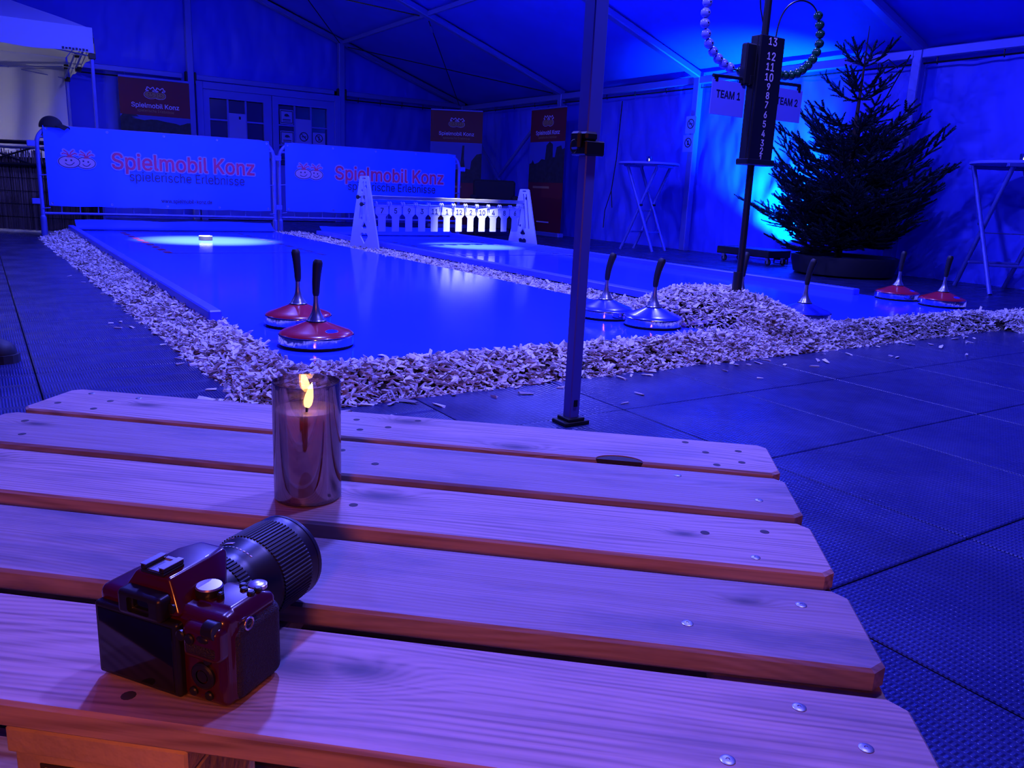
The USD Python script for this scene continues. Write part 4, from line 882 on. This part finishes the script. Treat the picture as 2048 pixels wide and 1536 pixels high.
fol.CreateOrientationsAttr(Vt.QuathArray(quat_from_dirs(TWD, rng.normal(0, .3, nt)))); fol.CreateScalesAttr(Vt.Vec3fArray.FromNumpy(np.stack([TWS]*3, 1).astype(np.float32)))

dl = thing('transport_dolly', 'black flat dolly on castors in front of the right wall', 'dolly', (7.34, 6.20, 0), 91)
part(dl, 'deck', box(-.37, .37, -.19, .19, .085, .165, .008), 'paintblack')
for x in (-.31, .31):
    for y in (-.13, .13):
        cs = part(dl, 'castor', cat(box(x-.02, x+.02, y-.015, y+.015, .05, .085, .003), box(x-.025, x-.005, y-.018, y-.014, .02, .07), box(x-.025, x-.005, y+.014, y+.018, .02, .07)), 'bare')
        part(cs, 'wheel', tf(lathe([(0, -.012), (.03, -.012), (.034, -.008), (.034, .008), (.03, .012), (0, .012)], 20), R('x', 90), T(x-.012, y, .034)), 'rubber', 30)
fld = thing('floodlight', 'small blue floodlight on the floor behind the fir tree', 'lamp', (7.66, 6.06, 0), -35)
part(fld, 'housing', tf(rbox(-.07, .07, -.045, .045, -.03, .03, .010, 1), R('x', -35), T(0, 0, .085)), 'black', 30)
part(fld, 'lens', tf(box(-.058, .058, .0295, .032, -.036, .036), R('x', 55), T(0, 0, .085)), 'orange')
part(fld, 'bracket', cat(box(-.080, -.073, -.02, .02, .0, .10, .002), box(.073, .080, -.02, .02, .0, .10, .002), box(-.08, .08, -.02, .02, 0, .006, .001)), 'black')

# ------------------------------------------------------------------ bar tables with tea lights
def bar_table(loc, rz, spread, sep, r, label):
    t = thing('bar_table', label, 'bar table', loc, rz)
    part(t, 'table_top', lathe([(0, 1.072), (r-.01, 1.072), (r, 1.077), (r, 1.094), (r-.008, 1.10), (0, 1.10)], 56), 'tabletop', 30)
    for y in (-sep/2, sep/2):
        part(t, 'leg', tube([(-spread/2*.86, y, 1.068), (spread/2, y, .0)], .019, 12), 'alu', 40); part(t, 'leg', tube([(spread/2*.86, y+.034, 1.068), (-spread/2, y+.034, .0)], .019, 12), 'alu', 40)
        part(t, 'pivot', tf(lathe([(0, -.03), (.012, -.03), (.012, .03), (0, .03)], 12), R('x', 90), T(.02, y+.017, .575)), 'black', 30)
    part(t, 'cross_bar', bar((spread*.27, -sep/2, .235), (spread*.27, sep/2, .235), .035, .022, .004), 'alu'); part(t, 'cross_bar', bar((-spread*.27, -sep/2+.034, .235), (-spread*.27, sep/2+.034, .235), .035, .022, .004), 'alu')
    part(t, 'top_bracket', cat(box(-spread*.45-.02, -spread*.45+.02, -sep/2-.04, sep/2+.06, 1.045, 1.072, .003), box(spread*.45-.02, spread*.45+.02, -sep/2-.04, sep/2+.06, 1.045, 1.072, .003)), 'alu')
    part(t, 'stay_rod', tube([(-.02, -sep/2, .50), (-.02, sep/2, .50)], .004, 6), 'bare')
    return t
bar_table((7.20, 7.90, 0), -70, .48, .36, .385, 'white folding bar table behind the right lane, left of the tree')
bar_table((7.50, 3.56, 0), 52, .74, .44, .40, 'folding bar table at the right edge of the picture')
def tea(loc, label):
    t = thing('tea_light', label, 'tea light', loc)
    part(t, 'glass', lathe([(0, 0), (.030, 0), (.034, .004), (.036, .075), (.0335, .075), (.0315, .006), (0, .006)], 28), 'clear', 30)
    part(t, 'wax_cup', lathe([(0, .0065), (.019, .0065), (.0195, .02), (0, .02)], 20), 'bare', 30)
    part(t, 'flame', lathe([(0, .022), (.006, .027), (.007, .034), (.004, .045), (0, .054)], 12), 'glow', True)
tea((7.18, 7.88, 1.10), 'lit tea light in a glass on the bar table left of the tree')
tea((7.57, 3.59, 1.10), 'lit tea light in a glass on the bar table at the right edge')

# ------------------------------------------------------------------ banners on the back and right walls
def roll_up(loc, rz, w, h, label, pic, base=True, top=.24, bottom=.36):
    """red advertising banner: red head with emblem, photograph, red foot"""
    t = thing('roll_up_banner' if base else 'hanging_banner', label, 'banner', loc, rz)
    z0 = .06 if base else h-1.75 if h > 1.9 else 0
    F = lambda g, m, dy, nm, hh=.0006: part(t, nm, tf(faceY(flat(g, 0, hh)), T(0, dy, 0)), m)
    H = h-z0; zt, zb = h-top*H, z0+bottom*H
    part(t, 'sheet', box(-w/2, w/2, 0, .004, z0, h), 'maroon')
    F(sbox(-w/2, zb, w/2, zt), 'photosky', -.0006, 'photo_sky')
    for g in pic(w, zb, zt): F(g.intersection(sbox(-w/2, zb, w/2, zt)), 'photodark', -.0012, 'photo_motif')
    lg = face_logo(.29*w); tr_ = lambda g: affinity.translate(g, 0, h-top*H*.42)
    F(tr_(lg['white'].difference(lg['white'].buffer(-.012*w))), 'white', -.0012, 'emblem_outline'); F(tr_(lg['skin']), 'gold', -.0012, 'emblem_faces'); F(tr_(unary_union([lg['edge'], lg['dark']])), 'maroon', -.0018, 'emblem_edge'); F(tr_(lg['hair']), 'maroon', -.0018, 'emblem_hair')
    part(t, 'lettering', tf(faceY(text('Spielmobil Konz', .055*w/.85, True, .0006, .68*w)), T(0, -.0012, h-top*H*.78)), 'white')
    part(t, 'slogan', tf(faceY(text('spielerische Erlebnisse', .034*w/.85, False, .0006, .52*w)), T(0, -.0012, h-top*H*.90)), 'gold')
    if bottom > .1:
        F(unary_union([sbox(-.36*w, zb-.09, .12*w, zb-.055)]), 'gold', -.0012, 'heading_line'); F(sbox(-.2*w, z0+.15, .16*w, z0+.17), 'white', -.0012, 'address_line')
    if base:
        part(t, 'cassette', box(-w/2-.02, w/2+.02, -.05, .06, 0, .07, .012), 'alu'); part(t, 'top_bar', box(-w/2, w/2, -.012, .012, h-.005, h+.02, .004), 'alu'); part(t, 'support_pole', tube([(0, .03, .06), (0, .02, h)], .009, 8), 'alu')
    else: part(t, 'top_bar', box(-w/2, w/2, -.012, .012, h-.002, h+.03, .004), 'door'); [part(t, 'cord', tube([(x, 0, h+.02), (x, .07, 2.16)], .004, 6), 'door') for x in (-.4, .4)]
    return t
def bumps(pts): return Polygon(pts)
def pic_hill(w, a, b):
    H = b-a; y = lambda f: a+f*H; k = lambda f: (f-.5)*w
    return [Polygon([(k(0), y(0)), (k(0), y(.86)), (k(.03), y(1.)), (k(.22), y(1.)), (k(.26), y(.93)), (k(.15), y(.90)), (k(.22), y(.86)), (k(.16), y(.84)), (k(.25), y(.80)), (k(.33), y(.76)), (k(.42), y(.82)), (k(.52), y(.82)), (k(.62), y(.76)), (k(.78), y(.70)), (k(.84), y(.64)), (k(.90), y(.70)), (k(.95), y(.77)), (k(1), y(.78)), (k(1), y(0))])]
def pic_statue(w, a, b):
    H = b-a; y = lambda f: a+f*H; k = lambda f: (f-.5)*w
    return [Polygon([(k(0), y(0)), (k(0), y(.34)), (k(.3), y(.28)), (k(.58), y(.34)), (k(.60), y(.60)), (k(.62), y(.93)), (k(.66), y(.93)), (k(.655), y(.6)), (k(.68), y(.36)), (k(.78), y(.34)), (k(.80), y(.55)), (k(.9), y(.72)), (k(1), y(.75)), (k(1), y(0))])]
def pic_tower(w, a, b):
    H = b-a; y = lambda f: a+f*H; k = lambda f: (f-.5)*w
    return [Polygon([(k(0), y(0)), (k(0), y(.46)), (k(.06), y(.48)), (k(.1), y(.56)), (k(.16), y(.46)), (k(.28), y(.50)), (k(.36), y(.58)), (k(.46), y(.56)), (k(.49), y(.92)), (k(.58), y(1.)), (k(.67), y(.93)), (k(.68), y(.62)), (k(.74), y(.62)), (k(.78), y(.86)), (k(.90), y(.90)), (k(.94), y(.80)), (k(1), y(.84)), (k(1), y(0))])]
roll_up((2.42, 13.80, 0), 0, 1.0, 2.075, 'red banner with photo of a hill hanging on the back wall left of the door', pic_hill, False, .30, .53)
roll_up((6.93, 12.45, 0), -33, .88, 1.95, 'red roll-up banner in the back corner showing a blue scene with a pale figure', pic_statue, True, .27, .38)
roll_up((7.50, 10.58, 0), -90, .93, 1.93, 'red roll-up banner with a photographed tower standing along the right wall', pic_tower, True, .26, .41)
ac = thing('armchair', 'dark upholstered armchair in the back corner between the two roll-up banners', 'armchair', (6.66, 10.72, 0), -30)
part(ac, 'backrest', rbox(-.33, .33, .22, .36, .30, .83, .05, 2), 'cloth', 40); part(ac, 'seat', rbox(-.27, .27, -.30, .24, .26, .43, .04, 2), 'cloth', 40)
for x in (-.32, .32): part(ac, 'armrest', rbox(x-.055, x+.055, -.30, .32, .12, .60, .04, 2), 'cloth', 40)
part(ac, 'seat_base', rbox(-.30, .30, -.28, .32, .10, .28, .03, 1), 'cloth', 40)
for x in (-.28, .28):
    for y in (-.25, .30): part(ac, 'leg', lathe([(.018, 0), (.025, .12), (0, .12)], 10).apply_transform(T(x, y, 0)), 'black')

# ------------------------------------------------------------------ pavilion, reed fence, shoe
X1, Y0, HZ, VZ = 1.25, 10.82, 1.985, 2.25
pv = thing('pavilion', 'white folding canopy tent at the left with a lit interior', 'canopy tent', (X1, Y0, 0))
W3 = 2.95
for x, y in ((0, 0), (-W3, 0), (0, W3), (-W3, W3)):
    part(pv, 'leg', box(x-.018, x+.018, y-.018, y+.018, 0, HZ+.2, .004), 'alu')
    part(pv, 'foot_plate', box(x-.05, x+.05, y-.05, y+.05, 0, .008), 'black')
def roof(u, v):
    x = -W3*u; y = W3*v; d = np.minimum(np.minimum(u, 1-u), np.minimum(v, 1-v))*2
    return np.stack([x, y, VZ+.62*d**.95-.03*np.sin(u*9)*d])
part(pv, 'roof_cloth', thick(grid(roof, 41, 41), (0, 0, 1), .003), 'gazebo', 30)
for (a, b, n_) in (((0.02, -.022), (-W3-.02, -.022), (0, 1, 0)), ((.022, 0), (.022, W3), (-1, 0, 0)), ((-W3-.022, 0), (-W3-.022, W3), (1, 0, 0)), ((0, W3+.022), (-W3, W3+.022), (0, -1, 0))):
    def val(u, v):
        x = a[0]+(b[0]-a[0])*u; y = a[1]+(b[1]-a[1])*u; z = HZ+(VZ+.01-HZ)*v+.010*np.sin(u*23)*(1-v); return np.stack([x-n_[0]*.02*(1-v), y-n_[1]*.02*(1-v), z])
    part(pv, 'valance', thick(grid(val, 40, 5), n_, .003), 'gazebo', 30)
part(pv, 'back_sheet', thick(grid(lambda u, v: np.stack([-.03-(W3-.06)*u, W3+.0+.035*np.sin(u*38+3*v)*(.4+.6*np.sin(u*11)), .03+(HZ+.05)*v]), 90, 12), (0, 1, 0), .003), 'gazebo', 30)
for y in (.03, W3-.03):
    for k in range(2):
        xa, xb = -W3/2*k-.03, -W3/2*(k+1)+.03
        part(pv, 'truss_bar', bar((xa, y, HZ+.14), (xb, y, HZ-.02), .022, .012, .002), 'alu'); part(pv, 'truss_bar', bar((xa, y+.025, HZ-.02), (xb, y+.025, HZ+.14), .022, .012, .002), 'alu')
for x in (-.03, -W3+.03):
    for k in range(2):
        ya, yb = W3/2*k+.03, W3/2*(k+1)-.03
        part(pv, 'truss_bar', bar((x, ya, HZ+.14), (x, yb, HZ-.02), .022, .012, .002), 'alu'); part(pv, 'truss_bar', bar((x-.025, ya, HZ-.02), (x-.025, yb, HZ+.14), .022, .012, .002), 'alu')
for x, y in ((0, 0), (0, W3), (-W3/2, W3), (-W3/2, 0), (0, W3/2)):
    part(pv, 'leg_slider', cat(box(x-.035, x+.035, y-.035, y+.035, HZ-.06, HZ+.0, .004), box(x-.03, x+.03, y-.03, y+.03, HZ+.11, HZ+.17, .004)), 'black')
part(pv, 'maker_mark', tf(faceY(prism(unary_union([sbox(i*.034, (i % 3)*.002, i*.034+.022, .026-(i % 2)*.003) for i in range(8)]), .0008)), T(-.30, -.046, HZ+.012)), 'ink', kind='stuff')
fa, fb = np.array([-1.0, 11.60]), np.array([1.13, 9.98]); fd = (fb-fa)/np.linalg.norm(fb-fa); FL = np.linalg.norm(fb-fa)
rf = thing('reed_fence', 'low fence of brown reed matting with a dark truss rail at the left', 'fence', (fa[0], fa[1], 0), math.degrees(math.atan2(fd[1], fd[0])))
reeds = []
for i in range(330):
    x = FL*(i+.5)/330+rnd.uniform(-.003, .003); r = rnd.uniform(.0035, .0065); h = .80+rnd.uniform(-.06, .10)
    reeds.append(tube([(x, rnd.uniform(-.006, .006), .02), (x+rnd.uniform(-.012, .012), rnd.uniform(-.006, .006), h)], r, 5))
part(rf, 'reed_mat', cat(reeds), 'reed', kind='stuff')
part(rf, 'mat_backing', box(0, FL, .010, .014, .02, .80), 'cloth')
for z in (.16, .30, .44, .58): part(rf, 'binding_wire', tube([(0, -.010, z), (FL, -.010, z)], .0025, 5), 'black')
for z, r in ((.955, .022), (.90, .014), (.72, .020)): part(rf, 'rail', tube([(0, -.03, z), (FL, -.03, z)], r, 10), 'paintblack' if r > .015 else 'bare', 40)
for k in range(4):
    xa, xb = FL*k/4+.03, FL*(k+1)/4-.03
    part(rf, 'truss_diagonal', tube([(xa, -.03, .90), (xb, -.03, .72)], .010, 6), 'paintblack'); part(rf, 'truss_diagonal', tube([(xa, -.03, .72), (xb, -.03, .90)], .010, 6), 'paintblack')
for x in (0.02, FL/2, FL-.02): part(rf, 'post', tube([(x, .03, 0), (x, .03, .96)], .02, 8), 'paintblack')
so = thing('shoe', 'dark rounded shoe at the left edge of the picture', 'shoe', (-.055, 3.36, 0), -30)
sec = [(-.17, .030, .075), (-.14, .038, .085), (-.05, .037, .082), (.03, .044, .068), (.09, .049, .055), (.115, .042, .044), (.132, .024, .034)]
up = hull(*[ball(1, (x, 0, .022), 2, (.012, w, .012)) for x, w, h in sec[:1]]) if False else None
def loft(sec, z0, n=20):
    rings = []
    for x, w, h in sec:
        a = np.linspace(0, 2*PI, n, endpoint=False); rings.append(np.stack([np.full(n, x), w*np.cos(a)*np.where(np.sin(a) < 0, 1.0, 1.0), z0+np.where(np.sin(a) > 0, h*np.sin(a), .012*np.sin(a))], 1))
    V = np.vstack(rings+[[(sec[0][0], 0, z0)], [(sec[-1][0]+.006, 0, z0)]]); F = []; N = len(sec)
    for i in range(N-1):
        for k in range(n): l = (k+1) % n; F += [[i*n+k, (i+1)*n+k, (i+1)*n+l], [i*n+k, (i+1)*n+l, i*n+l]]
    for k in range(n): l = (k+1) % n; F += [[N*n, k, l], [N*n+1, (N-1)*n+l, (N-1)*n+k]]
    return trimesh.Trimesh(V, F, process=False)
part(so, 'upper', loft(sec, .030), 'shoe', True)
part(so, 'sole', prism(Polygon([(-.18, -.03), (-.16, -.04), (-.05, -.037), (.03, -.045), (.09, -.051), (.12, -.044), (.14, -.024), (.145, 0), (.14, .024), (.12, .044), (.09, .051), (.03, .045), (-.05, .037), (-.16, .04), (-.18, .03)]).buffer(.002), .030, .0), 'sole')
part(so, 'laces', cat(*[tube([(x, -.022, z), (x+.006, 0, z+.012), (x, .022, z)], .003, 6) for x, z in ((.01, .090), (-.015, .096), (-.04, .102))]), 'cloth', kind='stuff')
